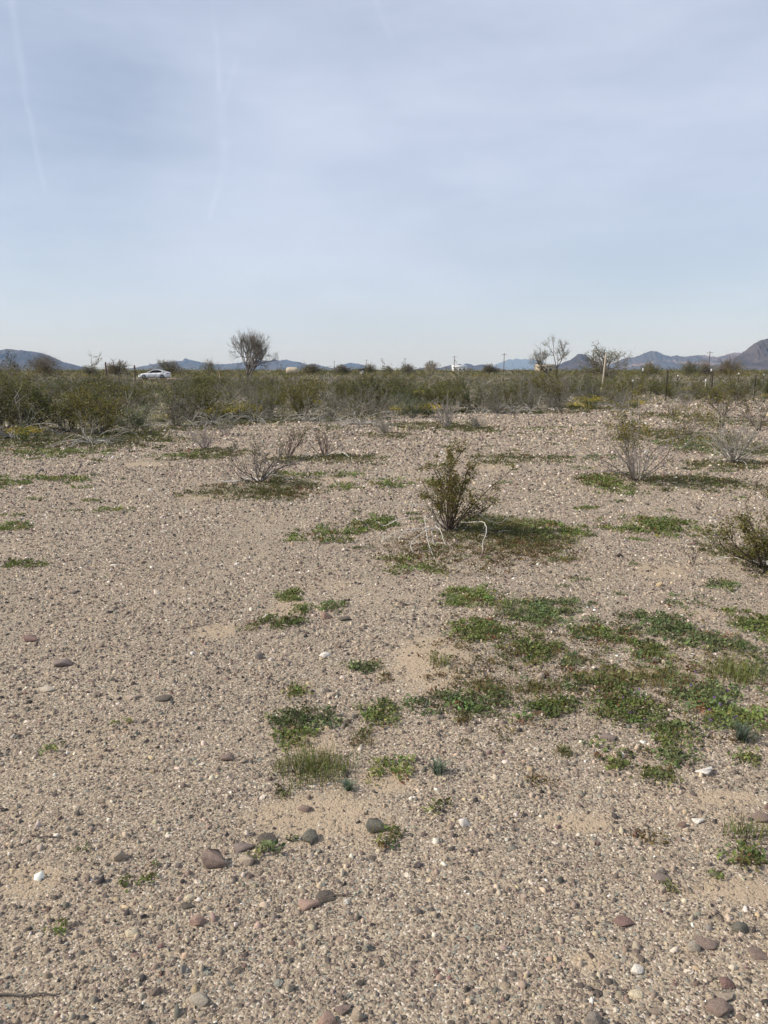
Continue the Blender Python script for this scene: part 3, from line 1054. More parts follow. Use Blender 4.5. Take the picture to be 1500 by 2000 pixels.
P = np.vstack([t[gm.integers(1, 5, 66)] for t in tl])
P = P + gm.normal(size=P.shape) * 0.016
L.leaves(P, 0.019, jitter_tint(len(P), OLIVE, 0.28, 0.10, gm), 0.6, 0.55, gm)
main = empty('creosote_bush', base)
add('branches', B.mesh('branches', M['bark']), main)
add('foliage', L.mesh('foliage', M['leaf']), main)
D = MB()
DEAD = [((868, 1030), (842, 1012), (829, 1003), (832, 1040), (838, 1068), (850, 1092)), ((862, 1035), (850, 1032), (835, 1034), (815, 1047), (800, 1062), (806, 1080)),
        ((866, 1030), (845, 1025), (862, 1035), (866, 1058), (877, 1072)), ((868, 1025), (850, 1005), (835, 985), (805, 986), (768, 980)),
        ((885, 1030), (910, 1045), (935, 1058), (955, 1058), (967, 1048), (975, 1038)), ((890, 1020), (925, 1020), (948, 1018), (951, 1040), (942, 1060), (943, 1082)),
        ((886, 1025), (898, 1040), (910, 1052), (940, 1040)), ((858, 1034), (820, 1032), (775, 1036), (745, 1058)), ((870, 1028), (842, 1030), (845, 1055), (851, 1072)),
        ((840, 1030), (800, 1036), (780, 1045), (778, 1062)), ((800, 1012), (776, 1014), (750, 1030), (732, 1016)), ((888, 1015), (930, 1000), (945, 1012), (975, 1025), (990, 1010))]
for ln in DEAD:
    n = len(ln)
    pts = []
    yend = min(Y0 - 0.12, ground_hit(*ln[-1])[1] - 0.02)
    for i, (x, y) in enumerate(ln):
        yy = Y0 - (i / (n - 1)) ** 0.8 * (Y0 - yend)
        yy = min(yy, ground_hit(x, y)[1] - (0.03 if i < n - 1 else 0.004))
        pts.append(at_depth(x, y, yy) - base)
    pts = np.array(pts)
    for _ in range(3):
        pts = np.vstack([pts[:1], np.stack([pts[:-1] * 0.75 + pts[1:] * 0.25, pts[:-1] * 0.25 + pts[1:] * 0.75], 1).reshape(-1, 3), pts[-1:]])
    pts[1:-1] += gm.normal(size=pts[1:-1].shape) * 0.0015
    shade = np.array(WOODW) * gm.uniform(0.85, 1.1)
    D.tube(pts, np.linspace(0.0050, 0.0022, len(pts)), 4, shade)
    for q in range(3):
        k_ = int(gm.integers(len(pts) // 3, len(pts) - 1))
        dr = pts[k_ + 1] - pts[k_]
        dr = dr / (np.linalg.norm(dr) + 1e-9) + gm.normal(size=3) * 0.7
        tw, _ = grow(gm, pts[k_], dr, gm.uniform(0.05, 0.16), 4, -0.6, 0.25)
        D.tube(tw, np.linspace(0.0026, 0.0012, 5), 3, shade)
tag(add('dead_branches', D.mesh('dead_branches', M['bark']), main), 'bleached bare branches drooping to the ground')
tag(main, 'olive leafed creosote bush with bleached drooping branches, alone in mid gravel', 'bush')

# the creosote cut by the right edge
shrub_at(1492, 1118, 105, 'creosote_bush', 'olive creosote bush cut by the right edge with arching pale twigs', 'bush', 71,
         spread=1.35, stems=18, dead=7, nleaf=3600, leafsize=0.02, leaf_from=0.0, thick=0.0055, upright=0.36, leaf=(0.13, 0.118, 0.026))
shrub_at(1352, 1108, 48, 'sapling', 'tiny dark twiggy sapling left of the right edge creosote', 'plant', 72, spread=0.5, stems=3, nleaf=60, leafsize=0.014, thick=0.003)
shrub_at(1478, 955, 28, 'sapling', 'tiny dry sprig on gravel near the right edge', 'plant', 73, spread=0.4, stems=3, nleaf=40, leafsize=0.014, thick=0.004)
DRY = 'dry shrubs on the gravel clearing'
shrub_at(508, 945, 82, 'dry_shrub', 'dark twiggy nearly leafless shrub in a green ring, left of centre', 'shrub', 81, DRY, spread=1.25, stems=13, dead=5, nleaf=420,
         leafsize=0.022, wood=(0.13, 0.11, 0.105), thick=0.009, leaf=DKOLIVE, upright=0.35, leaf_from=0.5)
shrub_at(562, 892, 58, 'dry_shrub', 'small brownish twiggy shrub, left one of the close pair', 'shrub', 82, DRY, spread=0.6, stems=12, nleaf=380, leafsize=0.024,
         wood=(0.16, 0.12, 0.105), thick=0.008, leaf=DKOLIVE)
shrub_at(632, 889, 72, 'dry_shrub', 'taller twiggy shrub with a leafy tip, right one of the close pair', 'shrub', 83, DRY, spread=0.6, stems=11, dead=3, nleaf=480, leafsize=0.026,
         wood=(0.15, 0.115, 0.10), thick=0.008, leaf=DKOLIVE, leaf_from=0.6)
shrub_at(398, 876, 46, 'dry_shrub', 'pale grey leafless shrub at the left end of the clearing', 'shrub', 84, DRY, spread=1.1, stems=22, nleaf=60, leafsize=0.02, wood=(0.30, 0.255, 0.235), thick=0.007)
shrub_at(436, 852, 40, 'dry_shrub', 'small olive green shrub behind the pale leafless one', 'shrub', 85, DRY, spread=0.8, stems=12, nleaf=420, leafsize=0.026, leaf=GREYGRN, wood=WOODG, thick=0.008)
shrub_at(1240, 942, 138, 'dry_shrub', 'wide open grey stemmed creosote with sparse leaves on the right', 'shrub', 86, DRY, spread=1.0, stems=22, dead=0, nleaf=3000, leafsize=0.028,
         wood=(0.27, 0.24, 0.215), thick=0.0085, leaf=OLIVE, leaf_from=0.45, upright=0.42)
shrub_at(1432, 902, 84, 'dry_shrub', 'grey spiky leafless shrub near the right edge', 'shrub', 87, DRY, spread=1.1, stems=34, dead=3, nleaf=160, leafsize=0.02, wood=(0.31, 0.285, 0.25), thick=0.008, leaf=GREYGRN, upright=0.4)
shrub_at(1412, 815, 66, 'dry_shrub', 'dark thin leaved shrub behind the grey spiky one', 'shrub', 88, DRY, spread=0.9, stems=16, nleaf=1200, leafsize=0.04, wood=(0.12, 0.095, 0.085), thick=0.012, leaf=DKOLIVE)
shrub_at(1482, 842, 76, 'dry_shrub', 'thin dark twiggy shrub at the right edge before the fence', 'shrub', 89, DRY, spread=0.8, stems=12, nleaf=800, leafsize=0.036, wood=(0.13, 0.10, 0.09), thick=0.010, leaf=DKOLIVE)
shrub_at(1312, 812, 34, 'dry_shrub', 'low bare greyish shrub in front of the fence posts', 'shrub', 90, DRY, spread=1.1, stems=14, nleaf=100, leafsize=0.03, wood=(0.22, 0.19, 0.17), thick=0.011, leaf=DKOLIVE)
shrub_at(1345, 850, 62, 'dry_shrub', 'thin creosote with scattered olive leaves, right clearing', 'shrub', 91, DRY, spread=0.9, stems=11, nleaf=900, leafsize=0.034, wood=(0.17, 0.14, 0.12), thick=0.008, leaf=OLIVE, leaf_from=0.4)
shrub_at(872, 834, 58, 'dry_shrub', 'grey upright twig clump at the back of the clearing, centre', 'shrub', 92, DRY, spread=0.55, stems=24, nleaf=140, leafsize=0.03, wood=WOODG, thick=0.010, leaf=GREYGRN)
shrub_at(928, 836, 22, 'dry_shrub', 'low grey green tuft right of the grey twig clump', 'shrub', 93, DRY, spread=1.3, stems=16, nleaf=500, leafsize=0.03, wood=WOODG, thick=0.008, leaf=GREYGRN, leaf_from=0.0)
shrub_at(752, 845, 26, 'dry_shrub', 'low bluish grey tuft with a white stone, centre back', 'shrub', 94, DRY, spread=1.2, stems=18, nleaf=300, leafsize=0.03, wood=WOODG, thick=0.008, leaf=(0.17, 0.18, 0.13), leaf_from=0.0)

# brush belt: kinds of bush, each with a few individual shapes
KIND = {
    'creosote': [shrub_meshes(200 + i, h=1.1, spread=0.95, stems=20, dead=2 + i % 2 * 3, nleaf=4200, leafsize=0.042, leaf_from=-0.05, thick=0.011, leaf=lf, wood=(0.12, 0.105, 0.09), upright=0.42, deadwood=(0.34, 0.315, 0.28))
                 for i, lf in enumerate(((0.155, 0.138, 0.028), (0.10, 0.10, 0.026), (0.13, 0.128, 0.03), (0.11, 0.122, 0.036), (0.095, 0.095, 0.026), (0.16, 0.145, 0.034)))],
    'deadbrush': [shrub_meshes(230 + i, h=0.95, spread=1.3, stems=9, dead=22, nleaf=700, leafsize=0.04, leaf_from=0.0, thick=0.0115, leaf=DKOLIVE, wood=(0.30, 0.275, 0.245), droop=0.5, upright=0.5,
                               deadwood=(0.42, 0.395, 0.355)) for i in range(5)],
    'bursage': [shrub_meshes(250 + i, h=0.6, spread=1.3, stems=26, nleaf=2400, leafsize=0.034, leaf_from=-0.2, thick=0.008, leaf=(0.125, 0.15, 0.065), wood=WOODG, upright=0.45) for i in range(3)],
    'greybrush': [shrub_meshes(270 + i, h=0.9, spread=1.15, stems=32, dead=9, nleaf=1300, leafsize=0.034, leaf_from=-0.1, thick=0.0085, leaf=(0.095, 0.10, 0.042), wood=(0.225, 0.205, 0.18), upright=0.42) for i in range(4)],
}


def yellow_meshes(seed):
    B, L = build_shrub(seed, h=0.45, spread=1.2, stems=18, nleaf=900, leafsize=0.035, leaf_from=-0.3, thick=0.005, leaf=(0.12, 0.14, 0.035), wood=GREYGRN)
    g = np.random.default_rng(seed + 1)
    Fm = MB()
    a, rr = g.uniform(0, 6.283, 420), np.sqrt(g.uniform(0, 1, 420)) * 0.5
    P = np.stack([rr * np.cos(a), rr * np.sin(a), 0.24 + 0.24 * g.uniform(size=420) * (1 - rr)], 1)
    Fm.leaves(P, 0.03, jitter_tint(420, (0.52, 0.40, 0.03), 0.2, 0.06, g), 0.9, 0.9, g)
    return B.mesh('stems', M['bark']), L.mesh('foliage', M['leaf']), Fm.mesh('flowers', M['petal'])


YELLOW = [yellow_meshes(290 + i) for i in range(3)]
LOOK = {'creosote': ('creosote_bush', 'olive leafy creosote bush', 'bush'), 'deadbrush': ('dead_bush', 'grey arching dead branched bush', 'bush'),
        'bursage': ('bursage_bush', 'low rounded grey green bush', 'bush'), 'greybrush': ('twiggy_bush', 'grey twiggy half bare bush', 'bush'),
        'yellow': ('flower_clump', 'low yellow flowering clump', 'flowers')}


def zone(x, y):
    px = 750 + KX * x / y
    for lim, nm in ((70, 'at the far left end of the brush belt'), (200, 'left of the brown fence post'), (345, 'below the white car'), (430, 'between the car and the lone tree'),
                    (540, 'in front of the lone bare tree'), (680, 'below the tan far building'), (800, 'in the middle of the brush belt'), (940, 'below the white far building'),
                    (1060, 'right of the white far building'), (1150, 'in front of the leaning bare tree'), (1230, 'around the leaning pale pole'), (1350, 'by the first fence posts'),
                    (1e9, 'by the fence near the right edge')):
        if px < lim:
            break
    dep = y - float(edge_y(x, y))
    row = 'front row' if dep < 3.0 else ('middle row' if dep < 10 else 'back row')
    return nm, row


def belt(kind, x, y, sc, seed):
    g = random.Random(seed)
    nm, look, cat = LOOK[kind]
    zn, row = zone(x, y)
    p = (x, y, float(gz(x, y)) - 0.01)
    lab = f'{look}, {row}, {zn}'
    grp = f'{look} {row} {zn}'
    rz = g.uniform(0, 6.283)
    s = (sc * g.uniform(0.9, 1.2), sc * g.uniform(0.9, 1.2), sc * g.uniform(0.85, 1.1))
    if kind == 'yellow':
        ms = YELLOW[g.randrange(3)]
        r = empty(nm, p, rz); r.scale = s
        for a_, b_ in zip(('stems', 'foliage', 'flowers'), ms):
            f_ = add(a_, b_, r)
            if a_ == 'flowers':
                f_['kind'] = 'stuff'
        return tag(r, lab, cat, grp)
    return place_shrub(nm, g.choice(KIND[kind]), p, rz, s, lab, cat, grp)


taken = []
EXPL = [('deadbrush', 605, 816, 0.95), ('deadbrush', 650, 817, 0.9), ('deadbrush', 705, 824, 1.05), ('deadbrush', 180, 861, 0.85), ('deadbrush', 500, 818, 1.0), ('deadbrush', 415, 822, 0.9),
        ('deadbrush', 20, 850, 1.0), ('deadbrush', 940, 799, 1.1), ('deadbrush', 1000, 800, 1.0), ('deadbrush', 1035, 797, 0.9), ('creosote', 865, 798, 1.15), ('bursage', 262, 832, 1.25),
        ('bursage', 805, 810, 1.0), ('yellow', 835, 809, 1.0), ('yellow', 450, 812, 1.25), ('yellow', 478, 812, 1.1), ('yellow', 425, 815, 1.0), ('yellow', 1150, 793, 1.2), ('yellow', 1120, 795, 0.9),
        ('yellow', 785, 806, 0.9), ('greybrush', 1210, 796, 1.0), ('creosote', 590, 808, 1.15), ('creosote', 720, 800, 1.25), ('yellow', 50, 858, 0.8), ('greybrush', 1335, 787, 0.9),
        ('creosote', 1395, 788, 1.0), ('creosote', 60, 835, 1.15), ('creosote', 130, 838, 1.15), ('greybrush', 740, 812, 0.8), ('greybrush', 345, 826, 1.0), ('creosote', 375, 815, 1.1),
        ('greybrush', 1090, 797, 0.9), ('greybrush', 965, 801, 0.9), ('creosote', 1440, 783, 1.0), ('yellow', 1240, 790, 0.9), ('creosote', 0, 845, 1.15)]
for i, (kd, px, py, sc) in enumerate(EXPL):
    p = ground_hit(px, py + (6 if px < 1250 else 0))
    belt(kd, p[0], p[1], sc, 900 + i)
    taken.append((p[0], p[1]))
gb = np.random.default_rng(42)
count, tries = 0, 0
while count < 235 and tries < 20000:
    tries += 1
    y = 15 + 36 * gb.uniform() ** 0.8
    x = gb.uniform(-1, 1) * (0.56 * y + 1.5)
    dep = y - float(edge_y(x, y))
    if dep < 0.9:
        continue
    px = 750 + KX * x / y
    if (255 < px < 330 and 22 < y < 29) or (px > 1222 and y < 39.5) or (255 < px < 345 and y > 40):
        continue
    sp = 1.15 if dep < 4 else 1.75
    if any((x - a) ** 2 + (y - b) ** 2 < sp * sp for a, b in taken):
        continue
    u = gb.uniform()
    kd = 'creosote' if u < 0.50 else 'greybrush' if u < 0.74 else 'deadbrush' if u < 0.87 else 'bursage' if u < 0.91 else 'yellow'
    belt(kd, x, y, gb.uniform(0.55, 0.95) + 0.5 * gb.uniform() ** 2.5, 2000 + count)
    taken.append((x, y))
    count += 1
print('belt bushes', count)

# brush farther off reads as one mass
far = MB(); farw = MB()
gf_ = np.random.default_rng(77)
nf = 0
for (y0, y1, per, nl, ls) in ((48, 75, 4.2, 85, 0.10), (75, 112, 8.0, 60, 0.13), (128, 220, 17.0, 44, 0.19), (220, 420, 60.0, 30, 0.34), (420, 900, 300.0, 26, 0.7)):
    area = 0.62 * (y1 ** 2 - y0 ** 2)
    n = int(area / per)
    y = np.sqrt(gf_.uniform(y0 ** 2, y1 ** 2, n))
    x = gf_.uniform(-0.62, 0.62, n) * y
    px = 750 + KX * x / y
    patch = fbm(x * 0.03, y * 0.03, 91, 3)
    for i in range(n):
        if y0 == 128 and 500 < px[i] < 730 and y[i] < 150:
            continue
        h = gf_.uniform(0.55, 1.25) * (1 if y0 < 220 else 1.15)
        if y0 >= 220 and gf_.uniform() < 0.30:
            h = gf_.uniform(1.6, 2.9) * (1 if y0 < 420 else 1.5)
        if y[i] < 115 and 250 < px[i] < 350:
            h *= 0.6
        w = h * gf_.uniform(0.55, 0.95)
        a = gf_.uniform(0, 6.283, nl)
        rr = np.sqrt(gf_.uniform(0, 1, nl)) * w
        zz = h * (1 - (rr / w) ** 2 * 0.55) * gf_.uniform(0.25, 1.0, nl)
        u = gf_.uniform() + (patch[i] - 0.5) * 0.7
        basec = ((0.135, 0.122, 0.03) if u < 0.5 else (0.085, 0.086, 0.027)) if u < 0.72 else ((0.14, 0.128, 0.095) if u < 0.95 else (0.26, 0.20, 0.03))
        if u < 0.12:
            basec = (0.17, 0.14, 0.03)
        zg = float(gz(x[i], y[i]))
        far.leaves(np.stack([x[i] + rr * np.cos(a), y[i] + rr * np.sin(a), zg + zz], 1), ls, jitter_tint(nl, basec, 0.25, 0.08, gf_), 0.4, 0.6, gf_)
        if y0 < 112:
            for s in range(5):
                aa = gf_.uniform(0, 6.283)
                t = np.array([[x[i], y[i], zg], [x[i] + 0.4 * w * math.cos(aa), y[i] + 0.4 * w * math.sin(aa), zg + 0.55 * h], [x[i] + w * math.cos(aa), y[i] + w * math.sin(aa), zg + h * gf_.uniform(0.5, 1)]])
                farw.tube(t, [0.022, 0.018, 0.010], 3, np.array(WOODG) * gf_.uniform(0.6, 1.1), cap=False)
        nf += 1
print('far bushes', nf)
fb = tag(add('distant_brush', far.mesh('distant_brush', M['leaf'])), 'mass of olive and yellowish scrub stretching to the horizon', 'brush', None, 'stuff')
tag(add('stems', farw.mesh('stems', M['bark']), fb), None, None, None, 'stuff')

# ------------------------------------------------------------------ weeds, grass and ground cover
GREENW = (0.165, 0.195, 0.058)
BLUEW = (0.150, 0.18, 0.072)
GRASSG = (0.16, 0.18, 0.045)
MOSS = (0.19, 0.145, 0.050)
FLOWER = (0.22, 0.08, 0.33)


def patch_points(g, c, hw, hd, n, rag=0.55):
    """points in a ragged ellipse on the ground"""
    P = []
    s = int(g.integers(0, 9999))
    while len(P) < n:
        x, y = g.uniform(-1.2, 1.2, 4 * n), g.uniform(-1.2, 1.2, 4 * n)
        k = np.hypot(x, y) + (fbm(x * 2.6 + 50, y * 2.6 + 50, s, 4) - 0.5) * rag * 3 + g.uniform(-0.5, 0.5, 4 * n) < 0.82
        P += list(np.stack([c[0] + x[k] * hw, c[1] + y[k] * hd], 1))
    P = np.array(P[:n])
    return np.c_[P, gz(P[:, 0], P[:, 1])]


def weed(mb, g, c, hw, hd, tint, dens=1.0, size=0.018, height=0.035):
    area = math.pi * hw * hd
    size = min(size, 0.4 * hw)
    nr = int(max(4, area * 1000 * dens))
    rad = min(0.042 * size / 0.021, 0.6 * hw)
    R = patch_points(g, c, hw, hd, nr)
    k = 13
    a = g.uniform(0, 6.283, (nr, k)); rr = np.sqrt(g.uniform(0, 1, (nr, k))) * rad
    hh = g.uniform(0.15, 1.0, (nr, 1)) * height
    P = np.stack([R[:, :1] + rr * np.cos(a), R[:, 1:2] + rr * np.sin(a), R[:, 2:] + 0.004 + hh * g.uniform(0.3, 1.0, (nr, k)) * (1 - 0.7 * rr / rad)], -1).reshape(-1, 3)
    base_t = jitter_tint(nr, tint, 0.22, 0.10, g)
    dry = g.uniform(size=nr) < 0.03
    base_t[dry] = jitter_tint(int(dry.sum()), (0.20, 0.105, 0.055), 0.2, 0.08, g)
    t = np.repeat(base_t, k, axis=0) * (1 + g.normal(size=(nr * k, 1)) * 0.15)
    mb.leaves(P, size, np.clip(t, 0.01, 0.6), 0.75, 0.62, g)


def grass(mb, g, c, hw, hd, tint, dens=1.0, height=0.06, width=0.0032, rag=0.5, lean=0.6):
    n = int(max(24, math.pi * hw * hd * 4200 * dens))
    P = patch_points(g, c, hw, hd, n, rag)
    P[:, 2] -= 0.003
    mb.blades(P, height, width, jitter_tint(n, tint, 0.25, 0.12, g), lean, g)


WEEDS = [  # px, py, half w, half h, type, label
    (597, 1403, 72, 22, 'w', 'wide dark green weed patch left of centre above the sand'), (572, 1438, 36, 18, 'w', 'lower lobe of dark weeds beside the sandy spot'),
    (743, 1390, 38, 26, 'w', 'round green weed patch in the middle of the gravel'), (908, 1374, 92, 26, 'w', 'long green weed patch below the sandy mound'),
    (616, 1495, 66, 34, 'g', 'thick bright green grass tuft beside the sand'), (760, 1500, 32, 22, 'w', 'grey green weed rosette right of the grass tuft'),
    (855, 1506, 26, 12, 't', 'spiky bluish tuft right of the grey weed rosette'), (708, 1442, 20, 18, 'm', 'small yellowish grass tuft under the round weed patch'),
    (755, 1635, 24, 16, 'w', 'small weed sprig below the dark greenish rock'), (680, 1538, 18, 12, 't', 'tiny spiky tuft below the grass tuft'),
    (545, 1213, 42, 11, 'w', 'thin weed strip with a white stone, upper middle'), (568, 1163, 26, 11, 'w', 'small weed above the pinkish block, left'), (652, 1186, 24, 9, 'w', 'small weed just behind the pinkish block'),
    (592, 1190, 18, 8, 'w', 'tiny weed left of the pinkish block'), (588, 1347, 20, 13, 'w', 'single small weed on bare gravel, centre left'), (706, 1304, 38, 9, 'w', 'flat weed strip left of the sandy mound'),
    (860, 1304, 18, 9, 'g', 'little grass tuft on the sandy mound'),
    (918, 1168, 62, 18, 'w', 'weed patch at the top left of the right hand weeds'), (1058, 1195, 78, 26, 'w', 'large dense weed patch at the top of the right hand weeds'),
    (940, 1236, 64, 24, 'w', 'mixed weed and moss patch above the sandy mound'), (1048, 1268, 48, 26, 'w', 'green weed patch right of the sandy mound'),
    (1292, 1226, 54, 26, 'w', 'dense weed clump at upper right'), (1266, 1272, 36, 20, 'w', 'weed clump above the dark round stone'), (1180, 1240, 50, 14, 'w', 'low weed strip between two weed clumps'),
    (1395, 1258, 52, 18, 'w', 'weed strip right of the upper right clump'), (1472, 1224, 40, 28, 'w', 'weed clump at the right edge'), (1250, 1328, 100, 17, 'm', 'long mossy olive grass strip at right'),
    (1150, 1336, 52, 18, 'w', 'small leaf weed patch under the mossy strip'), (1085, 1384, 54, 20, 'w', 'weed patch right of the long patch'), (1217, 1384, 60, 36, 'wf', 'tall weed clump with purple flowers'),
    (1376, 1366, 58, 32, 'wf', 'bright green weed clump at right'), (1440, 1412, 64, 26, 'wf', 'wide weed patch with purple flowers at the right edge'), (1312, 1440, 36, 24, 'w', 'weed patch between the two flowering clumps'),
    (1325, 1482, 34, 18, 'w', 'weed sprigs above the white broken rock'), (1202, 1492, 24, 13, 'w', 'single weed right of the purplish rock'), (1282, 1520, 32, 14, 'w', 'low weed left of the white broken rock'),
    (1450, 1452, 30, 18, 't', 'spiky blue green tuft at the right'), (1455, 1630, 30, 17, 'g', 'bright grass tuft near the right edge'), (1472, 1678, 42, 22, 'w', 'weed patch at the right edge below the grass'),
    (1430, 1320, 40, 22, 'g', 'upright grassy clump at right above the flowers'), (960, 1344, 44, 14, 'm', 'brownish grass just below the sandy mound'), (1052, 1346, 46, 14, 'm', 'brownish grass around the upright tan stone'),
]
for i, (px, py, hw, hh, ty, lab) in enumerate(WEEDS):
    c, w, d = px_patch(px, py, hw, hh)
    c[2] = float(gz(c[0], c[1]))
    g = np.random.default_rng(3000 + i)
    mb = MB()
    if ty[0] == 'w':
        weed(mb, g, c, w, d, GREENW if i % 3 else BLUEW, 1.0, height=0.05 if 'f' in ty else 0.035)
        grass(mb, g, c, w, d, GRASSG if i % 2 else MOSS, 0.10 if i % 4 == 1 else 0.05, 0.055, 0.0024, lean=1.0)
        nm, cat = 'weed_patch', 'weeds'
    elif ty == 'g':
        grass(mb, g, c, w, d, GRASSG, 2.2, 0.075, 0.0026, lean=1.1)
        nm, cat = 'grass_tuft', 'grass'
    elif ty == 'm':
        grass(mb, g, c, w, d, MOSS, 1.7, 0.035, 0.0024, lean=1.3)
        grass(mb, g, c, w, d, GRASSG, 0.9, 0.04, 0.0024, lean=1.3)
        weed(mb, g, c, w, d, (0.11, 0.11, 0.035), 0.4, 0.014, 0.02)
        nm, cat = 'grass_tuft', 'grass'
    else:
        n = 90
        P = np.tile(c, (n, 1)); P[:, :2] += g.normal(size=(n, 2)) * w * 0.16
        P[:, 2] = gz(P[:, 0], P[:, 1])
        mb.blades(P, w * 1.1, 0.004, jitter_tint(n, (0.14, 0.18, 0.12), 0.2, 0.06, g), 1.5, g)
        nm, cat = 'spiky_tuft', 'plant'
    v = np.vstack(mb.v) - c
    mb.v = [v]
    r = empty(nm, c)
    tag(add('blades' if ty[0] in 'gmt' else 'leaves', mb.mesh('leaves', M['weed']), r), None, None, None, 'stuff')
    if 'f' in ty:
        for q in range(4):
            fm = MB()
            pp = patch_points(g, c, w * 0.9, d * 0.9, 1)[0] - c + [0, 0, 0.05]
            fm.leaves(np.tile(pp, (6, 1)) + g.normal(size=(6, 3)) * 0.002, 0.0095, jitter_tint(6, FLOWER, 0.15, 0.05, g), 0.9, 0.8, g)
            fm.tube(np.array([pp - [0, 0, 0.055], pp]), [0.001, 0.001], 3, GREENW)
            add('flower', fm.mesh('flower', M['petal']), r)
    tag(r, lab, cat)

cover = MB()
gc_ = np.random.default_rng(4242)
COVER = [  # px, py, half w, half h, kind, density
    (1000, 1042, 95, 34, 'g', 0.8), (950, 1025, 60, 20, 'g', 1.0), (900, 1080, 150, 34, 'm', 0.38), (1040, 1075, 80, 26, 'm', 0.5), (730, 1020, 50, 14, 'w', 0.6), (640, 1042, 60, 16, 'w', 0.4), (800, 1105, 70, 20, 'w', 0.25),
    (1090, 1040, 60, 22, 'w', 0.35), (480, 960, 105, 14, 'g', 0.9), (545, 945, 65, 16, 'g', 1.1), (555, 962, 60, 10, 'm', 0.9), (410, 884, 70, 10, 'g', 0.9), (640, 893, 95, 9, 'g', 1.0), (560, 895, 40, 7, 'g', 0.9),
    (1300, 942, 130, 15, 'g', 1.0), (1190, 945, 40, 16, 'w', 0.7), (1400, 945, 60, 12, 'g', 0.6), (1015, 892, 85, 9, 'g', 0.7), (960, 903, 40, 5, 'g', 0.5), (1330, 852, 110, 14, 'g', 0.8), (1440, 910, 90, 10, 'g', 0.9), (1400, 880, 60, 8, 'w', 0.5),
    (1480, 880, 60, 12, 'g', 0.9), (1360, 868, 60, 10, 'w', 0.5), (30, 938, 55, 10, 'w', 0.5), (130, 936, 50, 7, 'w', 0.45), (220, 998, 32, 5, 'w', 0.6), (30, 1104, 40, 8, 'w', 0.5), (20, 1030, 34, 9, 'w', 0.5),
    (1250, 1030, 60, 14, 'w', 0.5), (1310, 1028, 60, 18, 'w', 0.45), (1480, 1095, 70, 40, 'g', 0.7), (1415, 1150, 26, 12, 'w', 0.6), (835, 832, 100, 7, 'g', 0.6), (925, 836, 50, 6, 'g', 0.9), (760, 850, 50, 5, 'g', 0.7),
    (780, 945, 70, 9, 'w', 0.4), (620, 925, 90, 7, 'w', 0.4), (350, 890, 50, 6, 'w', 0.4), (1160, 940, 30, 8, 'w', 0.5), (1415, 825, 80, 8, 'g', 0.6), (1300, 812, 60, 5, 'g', 0.6), (1170, 895, 90, 6, 'w', 0.2), (680, 950, 80, 8, 'w', 0.25),
    (150, 862, 190, 14, 'g', 1.0), (-80, 872, 120, 12, 'g', 0.9), (270, 850, 60, 9, 'g', 1.0), (80, 884, 120, 7, 'w', 0.4), (480, 822, 120, 7, 'g', 0.9), (640, 818, 110, 6, 'g', 0.7), (1000, 803, 160, 4, 'g', 0.7), (1160, 797, 80, 3, 'g', 0.8), (400, 835, 60, 7, 'g', 0.7),
    (1200, 1310, 300, 120, 'm', 0.16), (1250, 1330, 280, 130, 'w', 0.05), (1000, 1250, 160, 70, 'm', 0.12), (1330, 1180, 70, 14, 'w', 0.12), (1480, 1300, 50, 30, 'w', 0.3), (980, 1290, 40, 14, 'g', 0.3), (1120, 1290, 60, 20, 'w', 0.15), (900, 1330, 60, 18, 'm', 0.25), (1350, 1420, 60, 30, 'w', 0.15),
    (300, 1690, 10, 8, 'w', 1.0), (160, 1660, 10, 6, 'w', 0.8), (270, 1722, 22, 10, 'w', 0.3), (515, 1655, 26, 12, 'w', 0.6), (1300, 1735, 14, 8, 'w', 0.7), (1385, 1712, 14, 8, 'w', 0.8), (120, 1820, 18, 8, 'w', 0.3), (575, 1634, 12, 7, 'w', 0.6),
    (1100, 1470, 18, 8, 'g', 0.5), (1020, 1408, 20, 8, 'w', 0.7), (900, 1405, 16, 8, 'g', 0.5), (750, 1325, 16, 8, 'm', 0.6), (550, 1548, 16, 8, 'g', 0.6), (480, 1225, 16, 8, 'w', 0.5), (235, 1412, 12, 6, 'w', 0.5), (105, 1460, 16, 8, 'w', 0.4),
    (1050, 1525, 30, 10, 'm', 0.3), (1270, 1640, 40, 12, 'm', 0.2), (860, 1580, 20, 8, 'w', 0.3),
]
for (px, py, hw, hh, kd, dn) in COVER:
    c, w, d = px_patch(px, py, hw, hh)
    dist = c[1]
    grow_k = max(1.0, dist / 5.0)
    dn *= 0.85 if dist < 8 else 0.45
    if kd == 'w':
        weed(cover, gc_, c, w, d, GREENW if gc_.uniform() < 0.6 else BLUEW, dn / grow_k ** 1.5, 0.021 * grow_k ** 0.75, 0.035 * grow_k ** 0.3)
    else:
        tn = GRASSG if kd == 'g' else MOSS
        grass(cover, gc_, c, w, d, tn, 1.2 * dn / grow_k ** 1.5, 0.035 * grow_k ** 0.35, 0.0022 * grow_k ** 1.0, rag=0.8, lean=1.4)
        weed(cover, gc_, c, w, d, (0.115, 0.112, 0.042) if kd == 'g' else (0.14, 0.105, 0.04), 0.8 * dn / grow_k ** 1.5, 0.015 * grow_k ** 0.8, 0.03 * grow_k ** 0.3)
